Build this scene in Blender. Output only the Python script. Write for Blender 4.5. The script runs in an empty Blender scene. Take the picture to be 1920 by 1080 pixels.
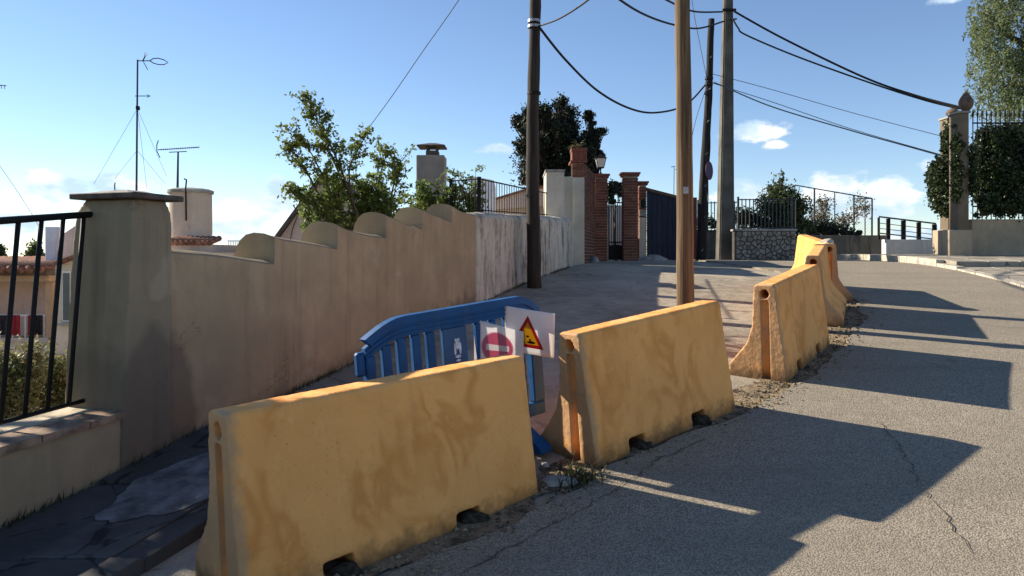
import bpy, bmesh, math, random
import numpy as np
from mathutils import Vector, Matrix, Euler

SC = bpy.context.scene
COL = SC.collection
R = math.radians
random.seed(7)

# ------------------------------------------------------------------ camera
F = 1387.0            # focal length in pixels of the 1920 px wide photograph
EYE = 1.6
HOR = 480.0
cam_d = bpy.data.cameras.new('camera')
cam_d.sensor_width = 36.0
cam_d.lens = F / 1920 * 36
cam_d.shift_y = -(540 - HOR) / 1920
cam_d.clip_start = 0.05
cam_d.clip_end = 6000
cam = bpy.data.objects.new('camera', cam_d)
COL.objects.link(cam)
cam.location = (0, 0, EYE)
cam.rotation_euler = (R(90), 0, 0)
SC.camera = cam

# ------------------------------------------------------------------ light
LIGHT = Vector((1.60, -0.77, -0.95)).normalized()      # the way sunlight travels
SUN = -LIGHT
ELEV = math.asin(SUN.z)
AZ = math.atan2(SUN.x, SUN.y)                          # from +Y towards +X
sun_d = bpy.data.lights.new('sun', 'SUN')
sun_d.energy = 5.0
sun_d.angle = R(0.55)
sun_d.color = (1.0, 0.90, 0.74)
sun = bpy.data.objects.new('sun', sun_d)
COL.objects.link(sun)
sun.location = (-20, 12, 14)
sun.rotation_euler = LIGHT.to_track_quat('-Z', 'Y').to_euler()

vs = SC.view_settings
vs.view_transform = 'Standard'
vs.look = 'None'
vs.exposure = 1.05
vs.gamma = 1.0
SC.cycles.max_bounces = 6
SC.cycles.diffuse_bounces = 4
SC.cycles.transparent_max_bounces = 8

world = bpy.data.worlds.new('World')
SC.world = world
world.use_nodes = True
WT = world.node_tree
WN = WT.nodes
WL = WT.links
for n in list(WN): WN.remove(n)

def wnode(t, **k):
    n = WN.new(t)
    for a, b in k.items(): setattr(n, a, b)
    return n
def wmath(op, a, b=None, c=None, clamp=False):
    n = WN.new('ShaderNodeMath'); n.operation = op; n.use_clamp = clamp
    for i, v in enumerate((a, b, c)):
        if v is None: continue
        if isinstance(v, (int, float)): n.inputs[i].default_value = v
        else: WL.new(v, n.inputs[i])
    return n.outputs[0]

sky = wnode('ShaderNodeTexSky')
sky.sky_type = 'NISHITA'
sky.sun_disc = False
sky.sun_elevation = ELEV
sky.sun_rotation = AZ
sky.altitude = 900
sky.air_density = 1.0
sky.dust_density = 0.0
sky.ozone_density = 2.2
SKY_STRENGTH = 0.074
tc = wnode('ShaderNodeTexCoord')
# clouds: cumulus low over the horizon all round, by direction
sep = wnode('ShaderNodeSeparateXYZ'); WL.new(tc.outputs['Generated'], sep.inputs[0])
n1 = wnode('ShaderNodeTexNoise'); n1.inputs['Scale'].default_value = 7.0; n1.inputs['Detail'].default_value = 8; n1.inputs['Roughness'].default_value = 0.55
n2 = wnode('ShaderNodeTexNoise'); n2.inputs['Scale'].default_value = 22.0; n2.inputs['Detail'].default_value = 7; n2.inputs['Roughness'].default_value = 0.6
mp = wnode('ShaderNodeMapping'); mp.inputs['Scale'].default_value = (1, 1, 1.9)
WL.new(tc.outputs['Generated'], mp.inputs[0]); WL.new(mp.outputs[0], n1.inputs['Vector']); WL.new(mp.outputs[0], n2.inputs['Vector'])

def direction(px, py):
    v = Vector(((px - 960) / F, 1.0, (HOR - py) / F)); v.normalize(); return v
CLOUDS = [(20, 405, 110, 48), (110, 345, 70, 40), (225, 350, 75, 24), (455, 410, 95, 55), (525, 365, 55, 45), (330, 420, 80, 26),
          (937, 278, 34, 13), (1425, 247, 70, 20), (1458, 271, 26, 10), (1400, 365, 70, 30), (1575, 360, 70, 42), (1665, 365, 70, 34),
          (1620, 400, 100, 20), (1755, 312, 26, 16), (1740, 440, 60, 20), (1000, 420, 120, 26), (1785, -5, 30, 10),
          (-300, 380, 220, 70), (2300, 390, 200, 60), (700, 430, 130, 26), (-900, 360, 300, 90), (3000, 380, 300, 80), (2700, 250, 120, 30)]
best = None
for px, py, rx, ry in CLOUDS:
    c = direction(px, py)
    az0 = math.atan2(c.x, c.y); el0 = math.asin(c.z)
    # local frame differences: dot with right / up vectors
    right = Vector((math.cos(az0), -math.sin(az0), 0))
    up = right.cross(c).normalized()
    k = math.sqrt(c.x ** 2 + c.y ** 2)
    def dotn(v):
        n = WN.new('ShaderNodeVectorMath'); n.operation = 'DOT_PRODUCT'
        WL.new(tc.outputs['Generated'], n.inputs[0]); n.inputs[1].default_value = v
        return n.outputs['Value']
    sx = math.cos(az0) * rx / F; sy = ry / F * math.cos(az0)
    a = wmath('MULTIPLY', dotn(right), 1 / sx); a = wmath('MULTIPLY', a, a)
    b = wmath('DIVIDE', wmath('SUBTRACT', dotn(up), 0), sy); b = wmath('MULTIPLY', b, b)
    front = wmath('GREATER_THAN', dotn(c), 0.3)
    d = wmath('SUBTRACT', 1.0, wmath('SQRT', wmath('ADD', a, b)))
    d = wmath('ADD', wmath('MULTIPLY', d, front), wmath('MULTIPLY', wmath('SUBTRACT', front, 1), 3))
    best = d if best is None else wmath('MAXIMUM', best, d)
best = wmath('MAXIMUM', best, -1.2)
nz = wmath('ADD', wmath('MULTIPLY', wmath('SUBTRACT', n1.outputs[0], 0.5), 2.2), wmath('MULTIPLY', wmath('SUBTRACT', n2.outputs[0], 0.5), 2.6))
dens = wmath('ADD', best, nz)
mask = wnode('ShaderNodeMapRange', interpolation_type='SMOOTHSTEP')
WL.new(dens, mask.inputs[0]); mask.inputs[1].default_value = 0.02; mask.inputs[2].default_value = 0.62
n3 = wnode('ShaderNodeTexNoise'); n3.inputs['Scale'].default_value = 16; n3.inputs['Detail'].default_value = 5
WL.new(mp.outputs[0], n3.inputs['Vector'])
cr = wnode('ShaderNodeValToRGB')
cr.color_ramp.elements[0].position = 0.42; cr.color_ramp.elements[0].color = (0.47, 0.62, 0.76, 1)
cr.color_ramp.elements[1].position = 0.66; cr.color_ramp.elements[1].color = (1, 0.985, 0.955, 1)
WL.new(n3.outputs[0], cr.inputs[0])
bg_sky = wnode('ShaderNodeBackground'); bg_sky.inputs[1].default_value = SKY_STRENGTH
tint = wnode('ShaderNodeMix', data_type='RGBA', blend_type='MULTIPLY'); tint.inputs[0].default_value = 1.0
tint.inputs[7].default_value = (1.0, 1.02, 1.08, 1)      # clear, deep blue afternoon air
WL.new(sky.outputs[0], tint.inputs[6]); WL.new(tint.outputs[2], bg_sky.inputs[0])
bg_cl = wnode('ShaderNodeBackground'); bg_cl.inputs[1].default_value = 0.66
WL.new(cr.outputs[0], bg_cl.inputs[0])
mx = wnode('ShaderNodeMixShader')
WL.new(wmath('MULTIPLY', mask.outputs[0], 0.92), mx.inputs[0]); WL.new(bg_sky.outputs[0], mx.inputs[1]); WL.new(bg_cl.outputs[0], mx.inputs[2])
wo = wnode('ShaderNodeOutputWorld'); WL.new(mx.outputs[0], wo.inputs[0])

# ------------------------------------------------------------------ helpers
def U(px, py, Y):
    """point at depth Y metres seen at photo pixel px, py (used to read places off the photograph)"""
    return Vector(((px - 960) / F * Y, Y, EYE - (py - HOR) / F * Y))
def UX(px, Y): return (px - 960) / F * Y
def UZ(py, Y): return EYE - (py - HOR) / F * Y

GY = [-12, -4, -2, 0, 2, 3, 4, 5, 6, 7, 8, 9, 10, 11, 12, 13, 14, 15, 16, 17, 18, 20, 24, 40]
GZ = [-.85, -.34, -.2, -.08, .02, .09, .18, .32, .46, .58, .70, .81, .92, 1.03, 1.13, 1.22, 1.30, 1.37, 1.42, 1.45, 1.47, 1.48, 1.48, 1.48]
def g(y):
    y = min(max(y, GY[0]), GY[-1])
    i = max(j for j in range(len(GY)) if GY[j] <= y)
    i = min(i, len(GY) - 2)
    def m(j):
        if j <= 0 or j >= len(GY) - 1: return 0.05 if j <= 0 else 0
        return (GZ[j + 1] - GZ[j - 1]) / (GY[j + 1] - GY[j - 1])
    h = GY[i + 1] - GY[i]; t = (y - GY[i]) / h
    return ((2 * t ** 3 - 3 * t ** 2 + 1) * GZ[i] + (t ** 3 - 2 * t ** 2 + t) * h * m(i)
            + (-2 * t ** 3 + 3 * t ** 2) * GZ[i + 1] + (t ** 3 - t ** 2) * h * m(i + 1))
def wallX(y): return -3.881 + 0.335 * y

MW = {}
def link(o, parent=None, M=None):
    COL.objects.link(o)
    if parent is not None:
        o.parent = parent
        MW[o] = MW[parent] @ (M if M is not None else Matrix())
        if M is not None: o.matrix_local = M
    else:
        MW[o] = M.copy() if M is not None else Matrix()
        if M is not None: o.matrix_world = M
    return o
def tag(o, label=None, cat=None, group=None, kind=None):
    if label: o['label'] = label
    if cat: o['category'] = cat
    if group: o['group'] = group
    if kind: o['kind'] = kind
    return o
def frame(origin, xdir, pitch=True):
    """right-handed frame: x along xdir, z up-ish"""
    x = Vector(xdir).normalized()
    if not pitch: x.z = 0; x.normalize()
    y = Vector((0, 0, 1)).cross(x).normalized()
    z = x.cross(y).normalized()
    M = Matrix((x, y, z)).transposed().to_4x4()
    M.translation = Vector(origin)
    return M
def thing(name, loc, label, cat, group=None, M=None):
    o = bpy.data.objects.new(name, None)
    o.empty_display_size = 0.2
    link(o, None, M if M is not None else Matrix.Translation(Vector(loc)))
    return tag(o, label, cat, group)

class MB:
    def __init__(s): s.v = []; s.f = []
    def add(s, vs_, fs):
        b = len(s.v); s.v += [Vector(p) for p in vs_]; s.f += [tuple(b + i for i in f) for f in fs]; return s
    def box(s, lo, hi, bev=0.0):
        x0, y0, z0 = lo; x1, y1, z1 = hi
        if bev <= 0:
            return s.add([(x0, y0, z0), (x1, y0, z0), (x1, y1, z0), (x0, y1, z0), (x0, y0, z1), (x1, y0, z1), (x1, y1, z1), (x0, y1, z1)],
                         [(0, 3, 2, 1), (4, 5, 6, 7), (0, 1, 5, 4), (1, 2, 6, 5), (2, 3, 7, 6), (3, 0, 4, 7)])
        bm = bmesh.new(); bmesh.ops.create_cube(bm, size=1)
        for v in bm.verts: v.co = Vector(((x0 + x1) / 2 + v.co.x * (x1 - x0), (y0 + y1) / 2 + v.co.y * (y1 - y0), (z0 + z1) / 2 + v.co.z * (z1 - z0)))
        bmesh.ops.bevel(bm, geom=bm.edges[:], offset=bev, segments=1, affect='EDGES')
        bm.verts.index_update()
        s.add([v.co.copy() for v in bm.verts], [[v.index for v in f.verts] for f in bm.faces]); bm.free(); return s
    def obox(s, M, lo, hi, bev=0.0):
        t = MB().box(lo, hi, bev); return s.add([M @ v for v in t.v], t.f)
    def prism(s, poly, M, depth):
        """poly: list of (x,y) in the M frame's xy plane, extruded along its z"""
        n = len(poly)
        vs_ = [M @ Vector((x, y, 0)) for x, y in poly] + [M @ Vector((x, y, depth)) for x, y in poly]
        return s.add(vs_, [tuple(range(n - 1, -1, -1)), tuple(range(n, 2 * n))] + [(i, (i + 1) % n, n + (i + 1) % n, n + i) for i in range(n)])
    def tube(s, pts, rad, n=8, cap=True):
        pts = [Vector(p) for p in pts]; m = len(pts)
        if isinstance(rad, (int, float)): rad = [rad] * m
        base = len(s.v); prev = None
        for i, p in enumerate(pts):
            d = (pts[min(i + 1, m - 1)] - pts[max(i - 1, 0)])
            d = d.normalized() if d.length > 1e-9 else Vector((0, 0, 1))
            if prev is None:
                u = d.orthogonal().normalized()
            else:
                u = prev - d * prev.dot(d)
                u = u.normalized() if u.length > 1e-6 else d.orthogonal().normalized()
            prev = u; w = d.cross(u)
            for k in range(n):
                a = 2 * math.pi * k / n
                s.v.append(p + (u * math.cos(a) + w * math.sin(a)) * rad[i])
        for i in range(m - 1):
            for k in range(n):
                s.f.append((base + i * n + k, base + i * n + (k + 1) % n, base + (i + 1) * n + (k + 1) % n, base + (i + 1) * n + k))
        if cap:
            s.f.append(tuple(base + k for k in range(n - 1, -1, -1)))
            s.f.append(tuple(base + (m - 1) * n + k for k in range(n)))
        return s
    def lathe(s, c, prof, n=24):
        base = len(s.v); c = Vector(c)
        for r, z in prof:
            for k in range(n):
                a = 2 * math.pi * k / n
                s.v.append(c + Vector((r * math.cos(a), r * math.sin(a), z)))
        for i in range(len(prof) - 1):
            for k in range(n):
                s.f.append((base + i * n + k, base + i * n + (k + 1) % n, base + (i + 1) * n + (k + 1) % n, base + (i + 1) * n + k))
        s.f.append(tuple(base + k for k in range(n - 1, -1, -1)))
        s.f.append(tuple(base + (len(prof) - 1) * n + k for k in range(n)))
        return s
    def mesh(s, name, smooth=False):
        me = bpy.data.meshes.new(name); me.from_pydata([tuple(v) for v in s.v], [], s.f); me.update()
        if smooth: me.shade_smooth()
        return me
    def build(s, name, mat, parent=None, world=True, smooth=False, M=None, angle=None):
        """world=True: points are world coordinates; a root gets its origin at the base centre unless M is given"""
        if parent is not None:
            if world:
                inv = MW[parent].inverted(); s.v = [inv @ v for v in s.v]
        elif world:
            if M is None:
                xs = [v.x for v in s.v]; ys = [v.y for v in s.v]; zs = [v.z for v in s.v]
                M = Matrix.Translation(((min(xs) + max(xs)) / 2, (min(ys) + max(ys)) / 2, min(zs)))
            inv = M.inverted(); s.v = [inv @ v for v in s.v]
        me = s.mesh(name, smooth)
        if angle is not None: me.set_sharp_from_angle(angle=R(angle))
        if mat is not None: me.materials.append(mat)
        o = bpy.data.objects.new(name, me)
        return link(o, parent, M if parent is None else None)

def inst(name, me, parent, M):
    o = bpy.data.objects.new(name, me)
    return link(o, parent, M)

def organic(o, voxel, smooth=2, disp=0.0, scale=0.2, cuts=(), disp2=0.0, scale2=0.05):
    """cut, remesh and weather a closed mesh so its edges are worn"""
    helpers = []
    for c in cuts:
        me = c.mesh('cutter'); h = bpy.data.objects.new('cutter', me); COL.objects.link(h)
        h.matrix_world = MW[o]; helpers.append(h)
        m = o.modifiers.new('b', 'BOOLEAN'); m.operation = 'DIFFERENCE'; m.object = h; m.solver = 'EXACT'
    m = o.modifiers.new('r', 'REMESH'); m.mode = 'VOXEL'; m.voxel_size = voxel; m.use_smooth_shade = True
    if smooth:
        m = o.modifiers.new('s', 'SMOOTH'); m.iterations = smooth; m.factor = 0.5
    for st, sc_ in ((disp, scale), (disp2, scale2)):
        if st:
            t = bpy.data.textures.new('t', 'CLOUDS'); t.noise_scale = sc_; t.noise_depth = 3
            m = o.modifiers.new('d', 'DISPLACE'); m.texture = t; m.strength = st; m.mid_level = 0.5
            m.texture_coords = 'LOCAL'
    bpy.context.view_layer.update()
    dg = bpy.context.evaluated_depsgraph_get()
    me = bpy.data.meshes.new_from_object(o.evaluated_get(dg))
    mats = list(o.data.materials)
    o.modifiers.clear(); o.data = me
    if not me.materials:
        for x in mats: me.materials.append(x)
    me.shade_smooth()
    for h in helpers: bpy.data.objects.remove(h)
    return o

# ------------------------------------------------------------------ material helper
class NT:
    def __init__(s, name, rough=0.8, spec=0.3, metallic=0.0):
        s.m = bpy.data.materials.new(name); s.m.use_nodes = True
        s.t = s.m.node_tree; s.N = s.t.nodes; s.L = s.t.links
        s.b = s.N['Principled BSDF']
        s.b.inputs['Roughness'].default_value = rough
        s.b.inputs['Specular IOR Level'].default_value = spec
        s.b.inputs['Metallic'].default_value = metallic
        s.tc = s.N.new('ShaderNodeTexCoord'); s.co = s.tc.outputs['Object']
    def set(s, sock, v):
        if isinstance(v, (int, float)): sock.default_value = v
        elif isinstance(v, (tuple, list)):
            sock.default_value = tuple(v) + ((1,) if len(v) == 3 and sock.type == 'RGBA' else ())
        else: s.L.new(v, sock)
    def map(s, scale=(1, 1, 1), loc=(0, 0, 0), src=None):
        n = s.N.new('ShaderNodeMapping'); n.inputs['Scale'].default_value = scale; n.inputs['Location'].default_value = loc
        s.L.new(src or s.co, n.inputs[0]); return n.outputs[0]
    def noise(s, scale, detail=4, rough=0.55, src=None, dist=0.0, out=0):
        n = s.N.new('ShaderNodeTexNoise'); n.inputs['Scale'].default_value = scale; n.inputs['Detail'].default_value = detail
        n.inputs['Roughness'].default_value = rough; n.inputs['Distortion'].default_value = dist
        s.L.new(src or s.co, n.inputs['Vector']); return n.outputs[out]
    def voro(s, scale, src=None, feature='F1', out='Distance', rand=1.0):
        n = s.N.new('ShaderNodeTexVoronoi'); n.feature = feature; n.inputs['Scale'].default_value = scale
        n.inputs['Randomness'].default_value = rand
        s.L.new(src or s.co, n.inputs['Vector']); return n.outputs[out]
    def wave(s, scale, src=None, dist=2.0, detail=2, dscale=1.0, bands='X'):
        n = s.N.new('ShaderNodeTexWave'); n.bands_direction = bands; n.inputs['Scale'].default_value = scale
        n.inputs['Distortion'].default_value = dist; n.inputs['Detail'].default_value = detail; n.inputs['Detail Scale'].default_value = dscale
        s.L.new(src or s.co, n.inputs['Vector']); return n.outputs['Fac']
    def math(s, op, a, b=None, c=None, clamp=False):
        n = s.N.new('ShaderNodeMath'); n.operation = op; n.use_clamp = clamp
        for i, v in enumerate((a, b, c)):
            if v is not None: s.set(n.inputs[i], v)
        return n.outputs[0]
    def rng(s, v, a, b, c=0.0, d=1.0, smooth=True):
        n = s.N.new('ShaderNodeMapRange'); n.interpolation_type = 'SMOOTHSTEP' if smooth else 'LINEAR'
        s.L.new(v, n.inputs[0])
        for i, q in enumerate((a, b, c, d)): n.inputs[i + 1].default_value = q
        return n.outputs[0]
    def mix(s, fac, a, b, mode='MIX'):
        n = s.N.new('ShaderNodeMix'); n.data_type = 'RGBA'; n.blend_type = mode
        s.set(n.inputs[0], fac); s.set(n.inputs[6], a); s.set(n.inputs[7], b); return n.outputs[2]
    def sep(s, src=None):
        n = s.N.new('ShaderNodeSeparateXYZ'); s.L.new(src or s.co, n.inputs[0]); return n.outputs
    def bump(s, h, strength=0.3, dist=0.01, normal=None):
        n = s.N.new('ShaderNodeBump'); n.inputs['Strength'].default_value = strength; n.inputs['Distance'].default_value = dist
        s.L.new(h, n.inputs['Height'])
        if normal: s.L.new(normal, n.inputs['Normal'])
        s.L.new(n.outputs[0], s.b.inputs['Normal']); return n.outputs[0]
    def color(s, c): s.set(s.b.inputs['Base Color'], c); return s
    def rough(s, c): s.set(s.b.inputs['Roughness'], c); return s
    def island(s):
        n = s.N.new('ShaderNodeNewGeometry'); return n.outputs['Random Per Island']
    def objrand(s):
        n = s.N.new('ShaderNodeObjectInfo'); return n.outputs['Random']

def simple(name, c, rough=0.7, var=0.25, scale=8, spec=0.3, metallic=0, bump=0.0, bscale=40):
    t = NT(name, rough, spec, metallic)
    n = t.noise(scale, 5)
    d = tuple(x * (1 - var) for x in c); l = tuple(min(1, x * (1 + var)) for x in c)
    t.color(t.mix(t.rng(n, .3, .7), d, l))
    if bump: t.bump(t.noise(bscale, 5), bump, 0.01)
    return t.m

M_ = {}
def plaster(name, c, dark, streak=0.6, mould=None, bumps=0.35, low=None):
    """weathered render: blotches, vertical run marks, fine grain"""
    t = NT(name, 0.92, 0.15)
    a = t.noise(1.6, 6, .6); b = t.noise(9, 6, .6)
    col = t.mix(t.rng(a, .32, .72), dark, c)
    col = t.mix(t.math('MULTIPLY', t.rng(b, .45, .75), .35), col, tuple(x * .72 for x in c))
    st = t.noise(1.0, 6, .62, src=t.map((7, 7, .55)))
    col = t.mix(t.math('MULTIPLY', t.rng(st, .5, .78), streak), col, tuple(x * .55 for x in dark))
    lt = t.noise(1.0, 4, .6, src=t.map((5, 5, .5), (7, 3, 1)))
    col = t.mix(t.math('MULTIPLY', t.rng(lt, .55, .8), .35), col, tuple(min(1, x * 1.25) for x in c))
    if mould:
        q = t.noise(1.0, 8, .7, src=t.map((4.5, 4.5, .9), (2, 5, 3)))
        q2 = t.noise(11, 6, .7)
        f = t.rng(t.math('ADD', q, t.math('MULTIPLY', q2, .28)), mould[1], mould[2])
        col = t.mix(t.math('MULTIPLY', f, .92), col, mould[0])
    ck = t.voro(.9, feature='DISTANCE_TO_EDGE', src=t.map((1, 1, 1), (4.2, 1.3, 2.7)))
    ck = t.math('ADD', ck, t.math('MULTIPLY', t.math('SUBTRACT', t.noise(6, 6, .6), .5), .30))
    ckm = t.math('MULTIPLY', t.rng(t.math('ABSOLUTE', ck), .006, .0), t.rng(t.noise(1.1, 2), .5, .58))
    col = t.mix(t.math('MULTIPLY', ckm, .55), col, tuple(x * .35 for x in dark))
    sp = t.rng(t.noise(38, 4, .65), .66, .71)
    col = t.mix(t.math('MULTIPLY', sp, .35), col, tuple(x * .5 for x in dark))
    t.color(col)
    t.bump(t.math('ADD', t.noise(60, 6, .7), t.math('ADD', t.math('MULTIPLY', t.noise(6, 4), 2.0), t.math('MULTIPLY', ckm, -2.0))), bumps, 0.006)
    return t

# tan boundary render, with the dark damp stain as wear of its own; upward faces coloured darker to cut bounced sunlight (object x runs along the wall)
def mat_wall(name, c, d, sx=0.0):
    t = plaster(name, c, d, .5)
    col = t.b.inputs['Base Color'].links[0].from_socket
    x, y, z = t.sep()
    n = t.noise(2.0, 5, .55)
    ex = t.math('DIVIDE', t.math('SUBTRACT', x, .31 - sx), .37); ez = t.math('DIVIDE', t.math('SUBTRACT', z, .20), .98)
    e = t.math('SQRT', t.math('ADD', t.math('MULTIPLY', ex, ex), t.math('MULTIPLY', ez, ez)))
    e = t.math('ADD', e, t.math('MULTIPLY', t.math('SUBTRACT', n, .5), .75))
    col = t.mix(t.rng(e, 1.10, .92, 0, .62), col, (.13, .105, .082))
    rpz = t.noise(1.0, 4, .5, src=t.map((1.1, 1, 1.5), (3.3, 0, 5.1)))
    col = t.mix(t.rng(rpz, .60, .63, 0, .28), col, (.50, .42, .30))
    run = t.noise(1.0, 7, .68, src=t.map((13, 1, .8), (1.7, 0, 2.2)))
    top_ = t.rng(z, .6, 1.9)
    col = t.mix(t.math('MULTIPLY', t.math('MULTIPLY', t.rng(run, .52, .74), top_), .55), col, (.15, .12, .085))
    # splash dirt at the foot: follows the ground line, ragged
    zz = t.math('SUBTRACT', z, t.math('MULTIPLY', x, .135))
    zz = t.math('ADD', zz, t.math('MULTIPLY', t.math('SUBTRACT', t.noise(5, 5), .5), .5))
    col = t.mix(t.rng(zz, .42, .18, 0, .6), col, (.10, .085, .06))
    geo = t.N.new('ShaderNodeNewGeometry'); nzz = t.sep(geo.outputs['Normal'])[2]
    col = t.mix(t.math('MULTIPLY', t.rng(nzz, .25, .8, 0, .8), t.rng(t.noise(7, 5), .25, .6, .55, 1.0)), col, (.13, .11, .085))  # upward faces painted darker, so less sun bounces onto the step faces
    t.color(col)
    return t.m
M_['wall'] = mat_wall('tan_render', (.45, .34, .205), (.33, .25, .15))
M_['pillar'] = mat_wall('pillar_render', (.31, .255, .17), (.24, .20, .135), .07)
M_['wall_low'] = plaster('ochre_roughcast', (.44, .35, .22), (.33, .26, .165), .35, mould=((.10, .085, .06), .78, .98), bumps=.7).m
M_['white_mould'] = plaster('mouldy_whitewash', (.62, .58, .48), (.48, .45, .37), .55, mould=((.10, .092, .075), .57, .82)).m
M_['cream'] = plaster('cream_render', (.60, .57, .48), (.46, .43, .35), .5, mould=((.16, .14, .11), .72, .95)).m
M_['pink'] = plaster('pink_render', (.80, .58, .50), (.68, .48, .41), .25).m
M_['pinkgrey'] = plaster('pale_pink_render', (.62, .50, .44), (.52, .42, .37), .3).m
M_['tank'] = plaster('tank_render', (.66, .54, .44), (.52, .42, .34), .4, mould=((.10, .08, .065), .74, .92)).m
M_['ivory'] = plaster('ivory_render', (.72, .62, .50), (.6, .5, .4), .3).m
M_['orange'] = plaster('orange_render', (.58, .38, .25), (.46, .30, .19), .3).m
M_['whitewash'] = plaster('whitewash', (.72, .72, .68), (.6, .6, .56), .3).m
M_['grey_render'] = plaster('grey_render', (.25, .225, .19), (.16, .145, .12), .6, mould=((.06, .055, .05), .62, .85)).m
M_['yard'] = plaster('yard_wall_render', (.46, .37, .26), (.33, .27, .19), .5, mould=((.12, .11, .09), .72, .95)).m
M_['chimney'] = plaster('chimney_render', (.34, .31, .275), (.22, .20, .175), .7, mould=((.07, .065, .06), .66, .9)).m
M_['crack'] = simple('crack_dirt', (.085, .072, .055), .95, .5, 25)
M_['concrete'] = simple('weathered_concrete', (.30, .29, .265), .9, .3, 5, bump=.4)
M_['slab_dark'] = simple('dark_slate_cap', (.085, .07, .06), .75, .4, 9, bump=.4)
M_['iron'] = simple('black_iron', (.009, .009, .009), .7, .3, 20, spec=.25)
M_['rail_iron'] = simple('grey_iron', (.05, .05, .05), .6, .3, 20, spec=.4)
M_['galv'] = simple('galvanised_steel', (.30, .31, .32), .45, .2, 20, metallic=.7)
M_['cable'] = simple('black_cable', (.012, .012, .014), .7, .2, 5)
M_['cable_grey'] = simple('grey_cable', (.09, .11, .14), .7, .2, 5)
M_['dirt'] = simple('dirt_black', (.035, .028, .02), .95, .6, 30, bump=.8)
M_['tile_coping'] = simple('terracotta_coping', (.26, .175, .115), .85, .45, 12, bump=.4)
M_['sand_tile'] = simple('mortar_coping', (.46, .38, .27), .9, .35, 9, bump=.4)
M_['roof_tile'] = simple('roof_tile', (.22, .10, .065), .85, .5, 14, bump=.3)
M_['pot'] = simple('red_fired_clay', (.18, .062, .04), .8, .3, 14, bump=.3)
M_['mortar'] = simple('lime_mortar', (.36, .31, .26), .95, .25, 12, bump=.4)
M_['plank_dark'] = simple('old_timber', (.12, .08, .055), .8, .35, 12, bump=.3)
M_['glass'] = simple('lamp_glass', (.55, .55, .50), .25, .1, 4, spec=.5)
M_['pane'] = simple('window_glass', (.10, .12, .13), .12, .1, 4, spec=.6)
M_['white_paint'] = simple('white_paint', (.75, .74, .70), .6, .12, 8)
M_['frost'] = simple('pale_sheeting', (.70, .73, .78), .5, .12, 3)

def mat_wood(name, c, d, hl):
    t = NT(name, .82, .2)
    gr = t.noise(1.0, 6, .62, src=t.map((26, 26, .9)))
    kn = t.noise(1.0, 4, .6, src=t.map((6, 6, .5), (3, 1, 2)))
    col = t.mix(t.rng(gr, .35, .68), d, c)
    col = t.mix(t.math('MULTIPLY', t.rng(kn, .5, .72), .7), col, hl)
    ck = t.noise(1.0, 3, .5, src=t.map((60, 60, .7), (1, 8, 0)))
    col = t.mix(t.rng(ck, .62, .68, 0, .85), col, tuple(x * .25 for x in d))
    t.color(col); t.bump(t.math('ADD', gr, ck), .5, .012)
    return t.m
M_['pole_dark'] = mat_wood('creosoted_timber', (.05, .04, .032), (.022, .018, .015), (.085, .07, .055))
M_['pole_brown'] = mat_wood('weathered_pine', (.185, .122, .068), (.085, .055, .032), (.27, .19, .11))
M_['pole_black'] = mat_wood('tarred_timber', (.028, .023, .022), (.014, .012, .012), (.05, .04, .035))

def mat_concrete_pole():
    t = NT('pole_concrete', .9, .15)
    col = t.mix(t.rng(t.noise(2.2, 6), .3, .7), (.085, .08, .068), (.15, .14, .12))
    col = t.mix(t.math('MULTIPLY', t.rng(t.noise(1.0, 5, .6, src=t.map((9, 9, .5))), .5, .75), .5), col, (.05, .046, .04))
    t.color(col); t.bump(t.noise(50, 5), .4, .006); return t.m
M_['pole_concrete'] = mat_concrete_pole()

def mat_brick():
    t = NT('fired_brick', .88, .15)
    r = t.island()
    col = t.mix(r, (.12, .046, .032), (.215, .088, .058))
    col = t.mix(t.rng(t.noise(18, 5), .45, .8, 0, .5), col, (.10, .05, .04))
    t.color(col); t.bump(t.noise(80, 4), .4, .004); return t.m
M_['brick'] = mat_brick()

def mat_asphalt():
    t = NT('chip_seal_asphalt', .93, .12)
    fine = t.voro(105, feature='F1', out='Color')
    s = t.N.new('ShaderNodeSeparateColor'); t.L.new(fine, s.inputs[0])
    cell = t.rng(s.outputs[0], 0, 1, 0, 1, False)
    dist = t.voro(105, feature='F1', out='Distance')
    big = t.noise(.9, 5, .6); mid = t.noise(6, 5, .6)
    col = t.mix(cell, (.25, .214, .166), (.45, .385, .295))
    col = t.mix(t.rng(dist, .35, .75, 0, .8), col, (.12, .102, .078))
    col = t.mix(t.rng(big, .35, .7, 0, .35), col, (.235, .20, .155))
    col = t.mix(t.rng(mid, .5, .78, 0, .35), col, (.42, .36, .275))
    mpn = t.N.new('ShaderNodeMapping'); mpn.inputs['Rotation'].default_value = (0, 0, R(-46)); mpn.inputs['Scale'].default_value = (.22, 1.7, 1); t.L.new(t.co, mpn.inputs[0])
    tr_ = t.noise(1.0, 4, .55, src=mpn.outputs[0])
    col = t.mix(t.rng(tr_, .40, .66, 0, .34), col, (.17, .146, .115))
    oil = t.rng(t.noise(2.6, 3, .5, src=t.map((1, 1, 1), (9, 4, 0))), .68, .76)
    col = t.mix(t.math('MULTIPLY', oil, .4), col, (.10, .088, .072))
    t.color(col)
    h = t.math('ADD', t.math('MULTIPLY', dist, -1.0), t.math('MULTIPLY', t.noise(300, 3), .3))
    t.bump(h, .6, .005); return t.m
M_['asphalt'] = mat_asphalt()

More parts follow.
